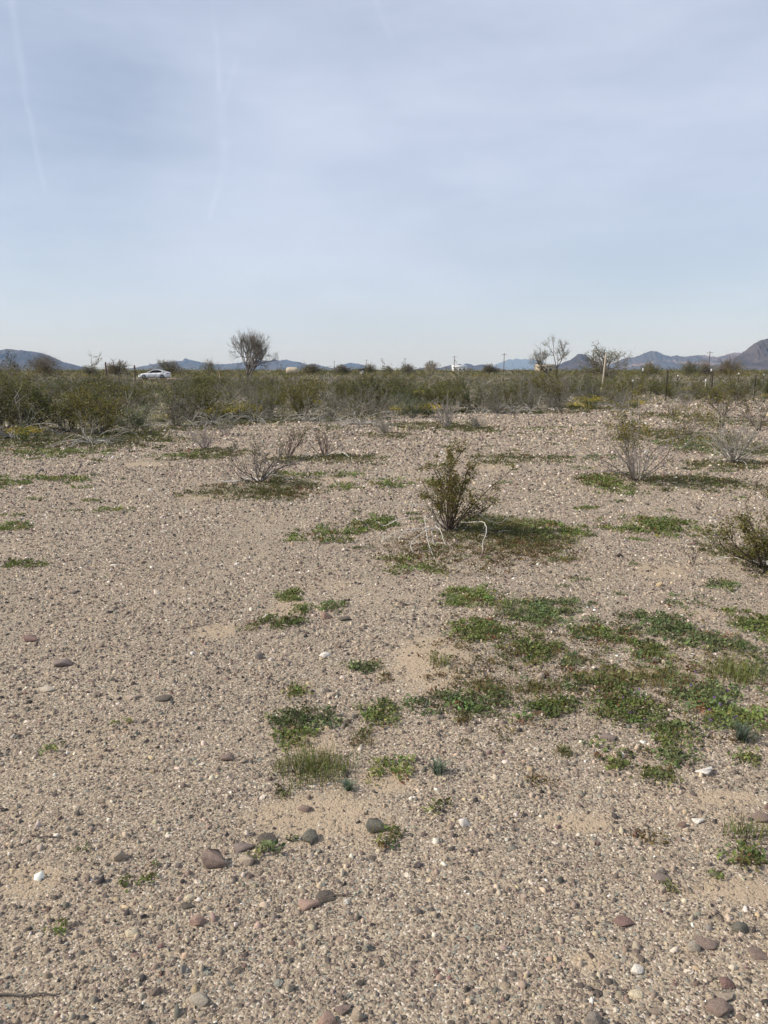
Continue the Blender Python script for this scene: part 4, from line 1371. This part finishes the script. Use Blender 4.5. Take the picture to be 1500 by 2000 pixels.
# scattered sprigs
for q in range(260):
    y = 2.6 + 19 * gc_.uniform() ** 1.3
    x = gc_.uniform(-0.56, 0.56) * y
    if fbm(x * 0.5, y * 0.5, 55, 3) + 0.12 * (x > 0) < 0.5 or y > edge_y(x, y):
        continue
    grow_k = max(1.0, y / 5.0)
    rr = gc_.uniform(0.02, 0.09) * grow_k ** 0.5
    weed(cover, gc_, np.array([x, y, 0]), rr * 1.6, rr, GREENW if gc_.uniform() < 0.5 else BLUEW, 0.45 / grow_k ** 1.4, 0.014 * grow_k ** 0.8, 0.02)
tag(add('ground_cover', cover.mesh('ground_cover', M['weed'])), 'sparse low green weeds and grass spread over the gravel', 'ground cover', None, 'stuff')

# fallen twigs lying on the gravel
gt_ = np.random.default_rng(808)
TWIGS = [(655, 1746, 70, 'dark dry twig beside the dark olive slab'), (90, 1635, 60, 'thin dry twig at lower left'), (60, 1945, 110, 'long thin twig in the bottom left corner'),
         (385, 1222, 60, 'thin twig on gravel left of the weed strip'), (310, 940, 40, 'pale stick on the far left gravel')]
for (px, py, ln, lab) in TWIGS:
    p = on_ground(px, py)
    L_ = ln * math.hypot(p[1], CAM_H) / F_PX
    a = gt_.uniform(-0.3, 0.5)
    m = MB()
    t = np.linspace(-0.5, 0.5, 7)
    xy = np.stack([t * L_ * math.cos(a), t * L_ * math.sin(a)], 1) + gt_.normal(size=(7, 2)) * L_ * 0.02
    zz = gz(p[0] + xy[:, 0], p[1] + xy[:, 1]) - p[2] + 0.006
    m.tube(np.c_[xy, zz], np.linspace(0.0032, 0.0014, 7), 5, np.array((0.12, 0.10, 0.085)) * (3 if 'pale' in lab else 1))
    tag(add('twig', m.mesh('twig', M['bark']), None, p), lab, 'twig')

# ------------------------------------------------------------------ trees
def build_tree(seed, h, trunk_r, spread=0.6, levels=4, forks=3, leaf=(0.16, 0.15, 0.09), nleaf=900, leafsize=0.09, lean=0.0, wood=(0.10, 0.08, 0.07), droop=0.0, multi=1, fill=1.0):
    g = np.random.default_rng(seed)
    B, L = MB(), MB()
    ends = []

    def limb(p, d, ln, r, lv):
        pts, dd = grow(g, p, d, ln, 5, bend_up=0.25 - droop, wander=0.14)
        pts[:, 2] = np.maximum(pts[:, 2], 0.05) if lv < levels else pts[:, 2]
        B.tube(pts, np.linspace(r, r * 0.62, 6), 5 if lv == levels else 3, np.array(wood) * (1 + g.normal() * 0.12))
        if lv == 0:
            ends.append(pts)
            return
        nb = forks + int(g.integers(0, 2))
        for i in range(nb):
            at = pts[int(g.integers(3, 6))]
            d2 = dd + g.normal(size=3) * spread
            d2[2] += 0.15
            limb(at, d2, ln * g.uniform(0.55, 0.85), r * 0.55, lv - 1)
    for m in range(multi):
        a = g.uniform(0, 6.283)
        d0 = np.array([math.cos(a) * 0.35 * (multi > 1) + lean, math.sin(a) * 0.35 * (multi > 1), 1.0])
        limb(np.array([0, 0, -0.05]), d0, h * 0.33, trunk_r, levels)
    E = np.vstack(ends)
    top = np.percentile(E[:, 2], 99)
    k = h / top
    P = E[g.integers(0, len(E), nleaf)] + g.normal(size=(nleaf, 3)) * leafsize * 1.2
    P[:, 2] *= g.uniform(fill, 1.0, nleaf)
    L.leaves(P, leafsize, jitter_tint(nleaf, leaf, 0.25, 0.08, g), 0.4, 0.5, g)
    for mb in (B, L):
        mb.v = [np.vstack(mb.v) * k]
    return B, L


def tree_at(px, base_y, top_y, dist, name, label, seed, wfac=1.0, **kw):
    x = (px - 750) / KX * dist
    p = np.array([x, dist, float(gz(x, dist))])
    h = (722 - top_y) / KY * dist + CAM_H - p[2]
    kw['nleaf'] = int(kw['nleaf'] * 2.2)
    kw['leaf'] = tuple(1.3 * c_ for c_ in kw['leaf'])
    kw.setdefault('wood', (0.17, 0.145, 0.125))
    if name == 'desert_tree':
        kw['fill'] = 0.35
    B, L = build_tree(seed, h, h * 0.022, **kw)
    r = empty(name, p)
    wf_ = min(wfac, 1.4)
    r.scale = (wf_, wf_, 1)
    add('trunk', B.mesh('trunk', M['bark']), r)
    add('crown', L.mesh('crown', M['leaf']), r)
    return tag(r, label, 'tree', 'desert trees along the horizon')


PALELEAF = (0.22, 0.20, 0.14)
tree_at(482, 742, 649, 100, 'mesquite_tree', 'tall bare grey mesquite tree standing alone left of centre', 604, 0.86, levels=5, forks=3, spread=0.48, nleaf=3200, leafsize=0.06, leaf=PALELEAF, multi=4, wood=(0.15, 0.13, 0.115))
tree_at(1088, 732, 659, 85, 'mesquite_tree', 'leaning open branched bare tree left of the leaning pole', 606, 0.9, levels=4, forks=3, spread=0.6, nleaf=1500, leafsize=0.07, leaf=PALELEAF, multi=2, lean=-0.55, wood=(0.13, 0.115, 0.105))
tree_at(1185, 735, 678, 80, 'mesquite_tree', 'bushy grey green tree behind the leaning pale pole', 609, 1.3, levels=4, forks=3, spread=0.6, nleaf=1300, leafsize=0.08, leaf=(0.13, 0.125, 0.06), multi=4)
tree_at(1424, 728, 694, 110, 'desert_tree', 'rounded brownish tree below the dark mountain', 613, 1.3, levels=4, forks=3, spread=0.6, nleaf=1500, leafsize=0.10, leaf=(0.16, 0.125, 0.06), multi=4)
tree_at(1345, 724, 703, 150, 'desert_tree', 'hazy grey green tree left of the thin pole by the fence', 617, 1.8, levels=4, forks=3, spread=0.7, nleaf=1200, leafsize=0.13, leaf=(0.14, 0.14, 0.075), multi=4)
tree_at(1382, 724, 702, 150, 'desert_tree', 'greyish tree at the thin utility pole on the right', 618, 1.6, levels=4, forks=3, spread=0.7, nleaf=900, leafsize=0.13, leaf=(0.17, 0.145, 0.10), multi=4)
tree_at(1270, 724, 709, 170, 'desert_tree', 'small round green tree under the pinkish peak', 621, 1.5, levels=3, forks=4, spread=0.7, nleaf=1100, leafsize=0.15, leaf=(0.12, 0.115, 0.04), multi=4)
tree_at(846, 726, 704, 230, 'desert_tree', 'pale feathery tree left of the white far building', 625, 1.2, levels=4, forks=3, spread=0.5, nleaf=1300, leafsize=0.14, leaf=(0.25, 0.22, 0.15), multi=3)
tree_at(795, 726, 710, 240, 'desert_tree', 'hazy scrub tree at the far utility pole, centre', 629, 1.7, levels=3, forks=4, spread=0.7, nleaf=900, leafsize=0.18, leaf=(0.15, 0.14, 0.09), multi=4)
tree_at(718, 726, 709, 230, 'desert_tree', 'grey green tree right of the small shed', 633, 1.5, levels=4, forks=3, spread=0.6, nleaf=1000, leafsize=0.16, leaf=(0.13, 0.12, 0.065), multi=3)
tree_at(668, 726, 712, 225, 'desert_tree', 'wide low grey tree clump left of the small shed', 637, 2.4, levels=3, forks=4, spread=0.8, nleaf=1200, leafsize=0.16, leaf=(0.15, 0.14, 0.09), multi=5)
tree_at(603, 727, 709, 215, 'desert_tree', 'olive tree right of the tan far building', 641, 1.7, levels=3, forks=4, spread=0.7, nleaf=1300, leafsize=0.16, leaf=(0.12, 0.105, 0.05), multi=5)
tree_at(408, 728, 700, 170, 'desert_tree', 'hazy grey tree left of the tall lone tree', 645, 1.1, levels=4, forks=3, spread=0.55, nleaf=900, leafsize=0.13, leaf=(0.17, 0.155, 0.10), multi=3)
tree_at(336, 726, 703, 175, 'desert_tree', 'low spreading tree just behind the white car', 649, 2.0, levels=4, forks=3, spread=0.7, nleaf=1300, leafsize=0.14, leaf=(0.13, 0.115, 0.065), multi=5)
tree_at(234, 727, 703, 170, 'desert_tree', 'rounded olive tree between the two brown fence posts', 653, 1.5, levels=3, forks=4, spread=0.7, nleaf=1400, leafsize=0.14, leaf=(0.13, 0.11, 0.055), multi=5)
tree_at(175, 728, 714, 170, 'desert_tree', 'small round bush like tree left of the tall post', 657, 1.8, levels=3, forks=4, spread=0.7, nleaf=900, leafsize=0.14, leaf=(0.13, 0.12, 0.07), multi=4)
tree_at(85, 730, 692, 140, 'desert_tree', 'broad hazy brown tree in front of the left mountain', 661, 1.5, levels=4, forks=3, spread=0.6, nleaf=2000, leafsize=0.12, leaf=(0.15, 0.125, 0.065), multi=5)
tree_at(5, 728, 701, 150, 'desert_tree', 'thin dark tree cut by the left edge', 665, 1.1, levels=4, forks=3, spread=0.6, nleaf=500, leafsize=0.12, leaf=(0.12, 0.10, 0.07), multi=2)
tree_at(955, 726, 710, 240, 'desert_tree', 'small bush like tree right of the white building', 669, 1.8, levels=3, forks=4, spread=0.7, nleaf=900, leafsize=0.17, leaf=(0.13, 0.12, 0.07), multi=4)
tree_at(758, 727, 714, 240, 'desert_tree', 'tiny tree left of the centre utility pole', 673, 1.0, levels=3, forks=4, spread=0.5, nleaf=500, leafsize=0.15, leaf=(0.14, 0.13, 0.09), multi=2)

# ------------------------------------------------------------------ fences, poles, posts
def post_at(px, base_y, top_y):
    p = on_ground(px, base_y)
    h = (722 - top_y) / KY * p[1] + CAM_H - p[2]
    return p, h


def t_post(parent, p, h, tip, lean=0.0):
    m = MB()
    q = np.array(p) - np.array(parent.location)
    m.box(q + [0, 0, h / 2 - 0.15], (0.060, 0.014, h + 0.3))
    m.box(q + [0, 0.0275, h / 2 - 0.15], (0.014, 0.04, h + 0.3))
    for z in np.arange(0.12, h - 0.04, 0.09):
        m.box(q + [0, -0.009, z], (0.014, 0.004, 0.02))
    o = add('post', m.mesh('post', M['post']), parent)
    if tip:
        c = MB()
        c.box(q + [0, 0.02, h + 0.018 - tip / 2], (0.072, 0.066, tip))
        add('white_tip', c.mesh('white_tip', M['whitepaint']), o)


def fence(name, posts, label, strands, post_fn=None):
    pp = [post_at(*p[:3]) for p in posts]
    r = empty(name, pp[0][0])
    for (p, h), spec in zip(pp, posts):
        t_post(r, p, h, spec[3])
    for z in strands:
        m = MB()
        line = []
        for (a, ha), (b, hb) in zip(pp[:-1], pp[1:]):
            for t in np.linspace(0, 1, 7)[:-1]:
                q = a * (1 - t) + b * t - np.array(r.location)
                q[2] += (ha * (1 - t) + hb * t) * z - 0.05 * math.sin(math.pi * t) + 0.0
                line.append(q + [0, -0.014, 0])
        line.append(pp[-1][0] - np.array(r.location) + [0, -0.014, pp[-1][1] * z])
        m.tube(np.array(line), 0.0028, 3, cap=False)
        add('wire', m.mesh('wire', M['wire']), r)
    return tag(r, label, 'fence')


fence('wire_fence', [(1234, 781, 743, 0.1), (1300, 782, 724, 0), (1388, 781, 726, 0.0), (1472, 783, 733, 0), (1560, 783, 726, 0.12)],
      'near wire fence of dark steel posts at the edge of the right clearing', (0.35, 0.62, 0.92))
fence('wire_fence', [(1253, 768, 720, 0.2), (1322, 767, 733, 0.1), (1386, 767, 721, 0.18), (1440, 768, 729, 0.1), (1489, 768, 731, 0.1), (1550, 768, 725, 0.1)],
      'farther wire fence of white tipped steel posts on the right', (0.45, 0.9))

# white tipped survey stake in the brush
p, h = post_at(1376, 775, 741)
m = MB(); m.box((0, 0, h / 2 - 0.1), (0.05, 0.02, h + 0.2))
st = add('survey_stake', m.mesh('survey_stake', M['palewood']), None, p)
m = MB(); m.box((0, 0, h - 0.09), (0.058, 0.028, 0.2)); add('painted_tip', m.mesh('painted_tip', M['whitepaint']), st)
tag(st, 'short stake with a white tip in the brush between fence posts', 'stake')

# leaning pale pole
p, _ = post_at(1173, 778, 700)
top = at_depth(1184, 691, p[1] + 0.1) - p
m = MB()
pts = np.array([p * 0 - top * 0.06, top * 0.25, top * 0.5 + [0.012, 0, 0], top * 0.75, top])
m.tube(pts, [0.058, 0.055, 0.052, 0.05, 0.045], 8)
lp = add('leaning_pole', m.mesh('leaning_pole', M['palewood'], True), None, p)
tag(lp, 'tall pale wooden pole leaning slightly right beyond the clearing', 'pole')

# roadside wooden fence posts left
for (px, top_y, dist, lab) in ((207, 708, 108, 'tall dark wooden fence post left of the white car'), (263, 714, 110, 'shorter dark wooden fence post just left of the white car'),
                               (113, 719, 108, 'thin fence post near the left mountain'), (247, 722, 109, 'thin low post beside the shorter wooden post')):
    x = (px - 750) / KX * dist
    z0 = float(gz(x, dist))
    h = (722 - top_y) / KY * dist + CAM_H - z0
    m = MB()
    r_ = 0.13 if top_y < 716 else 0.05
    m.tube(np.array([[0, 0, -0.3], [0.005, 0, h * 0.5], [0, 0, h - 0.03], [0, 0, h]]), [r_, r_ * 0.96, r_ * 0.93, r_ * 0.8], 9)
    tag(add('fence_post', m.mesh('fence_post', M['wood'], True), None, (x, dist, z0)), lab, 'post', 'roadside fence posts')
m = MB()
xa, xb = (207 - 750) / KX * 108, (263 - 750) / KX * 110
xs_ = np.linspace(xa, xb, 9)
m.tube(np.c_[xs_ - xa, np.linspace(0, 2, 9), 1.25 - 0.05 * np.sin(np.linspace(0, math.pi, 9))], 0.012, 3, cap=False)
tag(add('fence_rail', m.mesh('fence_rail', M['wire']), None, (xa, 108 - 0.14, float(gz(xa, 108)))), 'single wire strung between the two dark wooden posts', 'wire')


# utility poles far away
def utility_pole(px, top_y, dist, lab):
    x = (px - 750) / KX * dist
    z0 = float(gz(x, dist))
    h = (722 - top_y) / KY * dist + CAM_H - z0
    r = empty('utility_pole', (x, dist, z0), random.uniform(-0.5, 0.5))
    m = MB(); m.tube(np.array([[0, 0, -0.5], [0, 0, h * 0.5], [0, 0, h]]), [0.20, 0.17, 0.13], 8)
    add('pole', m.mesh('pole', M['wood'], True), r)
    m = MB(); m.box((0, -0.2, h - 0.7), (2.4, 0.12, 0.14))
    arm = add('crossarm', m.mesh('crossarm', M['wood']), r)
    for ix in (-1.1, -0.4, 0.4, 1.1):
        m = MB(); m.tube(np.array([[ix, -0.2, h - 0.63], [ix, -0.2, h - 0.42]]), [0.07, 0.05], 6)
        add('insulator', m.mesh('insulator', M['alloy']), arm)
    tag(r, lab, 'utility pole', 'utility poles along the horizon')


for a_ in ((653, 705, 620, 'far utility pole standing above the low hill, left of centre'), (716, 702, 600, 'far utility pole right of the small shed'), (791, 699, 520, 'far utility pole above a scrub tree, centre'),
           (887, 695, 430, 'utility pole beside the white far building'), (984, 690, 360, 'tallest utility pole before the pale blue mountain'), (1158, 682, 300, 'utility pole in the left side of the bushy tree'),
           (1384, 686, 320, 'utility pole between the range and the dark mountain')):
    utility_pole(*a_)

# ------------------------------------------------------------------ far buildings
def box_part(name, c, s, mat, parent):
    m = MB(); m.box(c, s)
    return add(name, m.mesh(name, mat), parent)


def gable(name, w, d, z, rise, mat, parent, over=0.3):
    hw, hd = w / 2 + over, d / 2 + over
    v = [(-hw, -hd, z), (hw, -hd, z), (hw, hd, z), (-hw, hd, z), (-hw, 0, z + rise), (hw, 0, z + rise)]
    m = MB(); m.put(v, [[0, 1, 5, 4], [2, 3, 4, 5], [3, 2, 1, 0]], [[0, 4, 3], [1, 2, 5]])
    return add(name, m.mesh(name, mat), parent)


D_ = 450.0
b = empty('far_building', ((897 - 750) / KX * D_, D_, 0))
box_part('wall', (0, 0, 1.6), (8.5, 5, 3.2), M['whitepaint'], b)
gable('roof', 8.5, 5, 3.203, 0.8, M['whitepaint'], b)
for ix in (-2.4, 0.2, 2.6):
    box_part('window', (ix, -2.53, 1.7), (1.0, 0.06, 1.0), M['glass'], b)
tag(b, 'long low white building on the horizon right of centre', 'building')
# tan tank trailer
D_ = 190.0
b = empty('tank', ((571 - 750) / KX * D_, D_, float(gz((571 - 750) / KX * D_, D_))))
m = MB()
xs_ = np.array([-1.55, -1.5, -1.25, -0.6, 0.6, 1.2, 1.42, 1.5])
m.tube(np.c_[xs_, xs_ * 0, xs_ * 0 + 1.22], [0.35, 0.68, 0.90, 0.95, 0.95, 0.90, 0.68, 0.35], 18)
add('barrel', m.mesh('barrel', M['tan'], True), b)
for ix in (-0.8, 0.8):
    box_part('cradle', (ix, 0, 0.15), (0.25, 1.4, 0.6), M['wood'], b)
tag(b, 'tan rounded tank standing among far scrub right of the lone tree', 'tank')
D_ = 200.0
b = empty('shed', ((705 - 750) / KX * D_, D_, float(gz((705 - 750) / KX * D_, D_))), 0.2)
box_part('wall', (0.2, 0, 0.75), (0.9, 1.2, 1.5), M['tan'], b)
m = MB(); m.put([(-0.9, -0.9, 1.51), (0.9, -0.9, 1.51), (0.9, 0.9, 1.51), (-0.9, 0.9, 1.51), (-0.9, -0.9, 1.66), (0.9, -0.9, 1.78), (0.9, 0.9, 1.78), (-0.9, 0.9, 1.66)],
                [[3, 2, 1, 0], [4, 5, 6, 7], [0, 1, 5, 4], [1, 2, 6, 5], [2, 3, 7, 6], [3, 0, 4, 7]])
add('roof', m.mesh('roof', M['darkroof']), b)
box_part('door', (0.2, -0.62, 0.7), (0.5, 0.05, 1.3), M['whitepaint'], b)
tag(b, 'tiny shed with a dark flat roof far behind the brush', 'shed')
D_ = 380.0
b = empty('house', ((1064 - 750) / KX * D_, D_, 0))
box_part('wall', (0, 0, 1.5), (9, 6, 3.0), M['tan'], b)
gable('roof', 9, 6, 3.003, 1.3, M['tan'], b)
for ix in (-2.5, 2.2):
    box_part('window', (ix, -3.03, 1.6), (1.2, 0.06, 1.0), M['glass'], b)
box_part('door', (0.2, -3.03, 1.05), (0.95, 0.06, 2.1), M['darkroof'], b)
tag(b, 'low tan house partly hidden behind the leaning bare tree', 'house')
# roadside marker
x = (428 - 750) / KX * 113
mk = empty('marker_post', (x, 113, float(gz(x, 113))))
box_part('stake', (0, 0, 0.55), (0.08, 0.05, 1.2), M['whitepaint'], mk)
box_part('reflector', (0, -0.035, 1.0), (0.09, 0.02, 0.3), M['orange'], mk)
tag(mk, 'small orange and white roadside marker left of the lone tree', 'marker')

# ------------------------------------------------------------------ the white car (nose to the left)
def build_car(x, y, z, rz):
    r = empty('car', (x, y, z), rz)
    Lh = 2.40
    # stations along the length (front at -x): half width, sill z, belt z
    st = np.array([(-2.40, 0.62, 0.34, 0.58), (-2.33, 0.74, 0.26, 0.66), (-2.10, 0.84, 0.22, 0.74), (-1.75, 0.89, 0.20, 0.82), (-1.30, 0.905, 0.20, 0.90), (-0.90, 0.91, 0.20, 0.945),
                   (-0.2, 0.915, 0.20, 0.965), (0.6, 0.915, 0.20, 0.985), (1.2, 0.91, 0.20, 1.005), (1.65, 0.90, 0.21, 1.035), (2.05, 0.87, 0.24, 1.05), (2.28, 0.80, 0.28, 1.03), (2.40, 0.66, 0.38, 0.92)])
    wheels = (-1.45, 1.35)
    xs = np.unique(np.concatenate([np.linspace(-2.40, 2.40, 49)] + [w + np.linspace(-0.36, 0.36, 13) for w in wheels]))
    m = MB()
    rows = []
    for X in xs:
        hw, zs, zb = (np.interp(X, st[:, 0], st[:, i]) for i in (1, 2, 3))
        lo = zs
        for w in wheels:
            if abs(X - w) < 0.36:
                lo = max(lo, 0.32 + math.sqrt(0.36 ** 2 - (X - w) ** 2))
        lo = min(lo, zb - 0.1)
        half = [(0.0, lo if lo < 0.3 else zs), (hw * 0.72, lo if lo < 0.3 else zs), (hw * 0.93, lo), (hw, lo + (zb - lo) * 0.30), (hw * 0.985, lo + (zb - lo) * 0.7), (hw * 0.93, zb - 0.01), (hw * 0.70, zb + 0.035), (0.0, zb + 0.06)]
        rows.append([(X, -a, c) for a, c in half] + [(X, a, c) for a, c in half[-2:0:-1]])
    V = np.array(rows)
    n, k = V.shape[:2]
    i, j = np.arange(n - 1)[:, None] * k, np.arange(k)[None]
    q = np.stack([i + j, i + k + j, i + k + (j + 1) % k, i + (j + 1) % k], -1).reshape(-1, 4)
    m.put(V.reshape(-1, 3), q[:, ::-1], None)
    for e in (0, n - 1):
        c = V[e].mean(axis=0)
        t = [[kk, (kk + 1) % k, k] if e == 0 else [(kk + 1) % k, kk, k] for kk in range(k)]
        m.put(np.vstack([V[e], c]), None, t)
    add('body', m.mesh('body', M['carpaint'], True), r)
    # cabin: roof shell over dark glass
    prof = [(-0.98, 0.985), (-0.10, 1.40), (0.35, 1.46), (0.85, 1.445), (1.25, 1.33), (1.95, 1.075)]
    px_, pz_ = zip(*prof)
    g = MB()
    cx = np.linspace(-0.98, 1.95, 30)
    rows = []
    for X in cx:
        zt = np.interp(X, px_, pz_)
        zb = np.interp(X, st[:, 0], st[:, 3]) - 0.02
        t = (zt - zb) / 0.5
        wb, wt_ = 0.83, 0.83 - 0.24 * min(1, max(0.05, t))
        rows.append([(X, -wb, zb), (X, -wt_, zt - 0.05 * t), (X, -wt_ * 0.8, zt), (X, 0, zt + 0.015), (X, wt_ * 0.8, zt), (X, wt_, zt - 0.05 * t), (X, wb, zb)])
    V = np.array(rows)
    n, k = V.shape[:2]
    i, j = np.arange(n - 1)[:, None] * k, np.arange(k - 1)[None]
    q = np.stack([i + j, i + k + j, i + k + j + 1, i + j + 1], -1).reshape(-1, 4)
    qs = q.reshape(n - 1, k - 1, 4)
    side = np.concatenate([qs[:, 0], qs[:, -1]])
    screen_f = qs[:9, 1:-1].reshape(-1, 4)
    screen_r = qs[-9:, 1:-1].reshape(-1, 4)
    roofq = qs[9:-9, 1:-1].reshape(-1, 4)
    for nm, qq, mt in (('side_windows', side, 'glass'), ('windscreen', screen_f, 'glass'), ('rear_window', screen_r, 'glass'), ('roof', roofq, 'carpaint')):
        g = MB(); g.put(V.reshape(-1, 3), qq[:, ::-1], None)
        add(nm, g.mesh(nm, M[mt], True), r)
    for s in (-1, 1):
        rail = MB()
        line = np.array([(X, s * 1.005 * abs(row[1][1]), row[1][2] + 0.01) for X, row in zip(cx, rows)])
        rail.tube(line, 0.042, 6)
        add('roof_rail', rail.mesh('roof_rail', M['carpaint'], True), r)
        for X in (0.42, 1.42):
            pl = MB()
            zt, zb = np.interp(X, px_, pz_), np.interp(X, st[:, 0], st[:, 3])
            pl.tube(np.array([(X, s * 0.845, zb - 0.02), (X - 0.03, s * np.interp(zt, (1.0, 1.46), (0.82, 0.615)), zt - 0.03)]), 0.035 if X < 1 else 0.085, 5)
            add('pillar', pl.mesh('pillar', M['blackplastic'] if X < 1 else M['carpaint'], True), r)
        mi = MB()
        mi.tube(np.array([(-0.58, s * 0.86, 1.02), (-0.56, s * 0.95, 1.05), (-0.55, s * 1.06, 1.06)]), [0.05, 0.085, 0.06], 7)
        add('mirror', mi.mesh('mirror', M['carpaint'], True), r)
        hl = MB()
        hl.tube(np.array([(-2.30, s * 0.58, 0.66), (-2.15, s * 0.74, 0.70), (-1.92, s * 0.83, 0.74)]), [0.06, 0.075, 0.035], 7)
        add('headlight', hl.mesh('headlight', M['lamp'], True), r)
        tlm = MB()
        tlm.tube(np.array([(2.02, s * 0.84, 0.93), (2.22, s * 0.79, 0.91), (2.37, s * 0.60, 0.88)]), [0.05, 0.085, 0.06], 7)
        add('tail_light', tlm.mesh('tail_light', M['redlens'], True), r)
        for X0, X1 in ((-0.72, 0.42), (0.44, 1.30)):
            dm = MB()
            for X in (X0, X1):
                dm.tube(np.array([(X, s * 0.914, 0.30), (X, s * 0.919, 0.60), (X, s * 0.905, 0.92)]), 0.006, 4)
            dm.tube(np.array([(X0, s * 0.914, 0.29), (X1, s * 0.914, 0.29)]), 0.006, 4)
            dr = add('door_seam', dm.mesh('door_seam', M['blackplastic']), r)
            hm = MB(); hm.box((X1 - 0.16, s * 0.918, 0.86), (0.2, 0.03, 0.035))
            add('handle', hm.mesh('handle', M['carpaint']), dr)
        for X in wheels:
            ty = MB()
            a = np.linspace(0, 2 * math.pi, 29)[:-1]
            prof_w = [(0.20, -0.09), (0.30, -0.11), (0.322, -0.07), (0.325, 0.07), (0.30, 0.11), (0.20, 0.09)]
            Vw = np.array([[(X + rr * math.cos(t), s * 0.80 + yy, 0.325 + rr * math.sin(t)) for rr, yy in prof_w] for t in a])
            nn, kk = Vw.shape[:2]
            ii = np.arange(nn)[:, None] * kk; jj = np.arange(kk - 1)[None]; inx = ((np.arange(nn) + 1) % nn)[:, None] * kk
            ty.put(Vw.reshape(-1, 3), np.stack([ii + jj, ii + jj + 1, inx + jj + 1, inx + jj], -1).reshape(-1, 4))
            wh = add('wheel', ty.mesh('wheel', M['rubber'], True), r)
            rm = MB()
            for sp in range(5):
                t = sp * 2 * math.pi / 5 + 0.3
                rm.tube(np.array([(X, s * 0.875, 0.325), (X + 0.2 * math.cos(t), s * 0.885, 0.325 + 0.2 * math.sin(t))]), [0.05, 0.035], 6)
            ring = [(X + 0.205 * math.cos(t), s * 0.885, 0.325 + 0.205 * math.sin(t)) for t in np.linspace(0, 2 * math.pi, 25)]
            rm.tube(np.array(ring), 0.02, 5, cap=False)
            add('rim', rm.mesh('rim', M['alloy'], True), wh)
    gr = MB(); gr.box((-2.385, 0, 0.50), (0.06, 0.9, 0.16)); add('grille', gr.mesh('grille', M['blackplastic']), r)
    pl = MB(); pl.box((0, 0, 0.20), (3.9, 1.3, 0.06)); add('underbody', pl.mesh('underbody', M['blackplastic']), r)
    return r


cd = 118.0
cx_ = (301.5 - 750) / KX * cd
car = build_car(cx_, cd, float(gz(cx_, cd)) + 0.09, 0.03)
tag(car, 'white four door sedan on the road beyond the brush, nose to the left', 'car')

# ------------------------------------------------------------------ haze: the air between here and the mountains
hz, T = new_mat('haze_air')
pv = T.n('ShaderNodeVolumePrincipled', inp={'Color': (0.38, 0.62, 1.0, 1), 'Absorption Color': (0.92, 0.97, 1, 1), 'Density': 4.6e-5, 'Anisotropy': 0.0})
T.link(pv.outputs[0], T.n('ShaderNodeOutputMaterial').inputs['Volume'])
m = MB()
m.box((0, 16000, 349), (88000, 56000, 702))
hb = add('haze', m.mesh('haze', hz))
tag(hb, 'thin bluish air haze over the desert', 'haze', None, 'stuff')
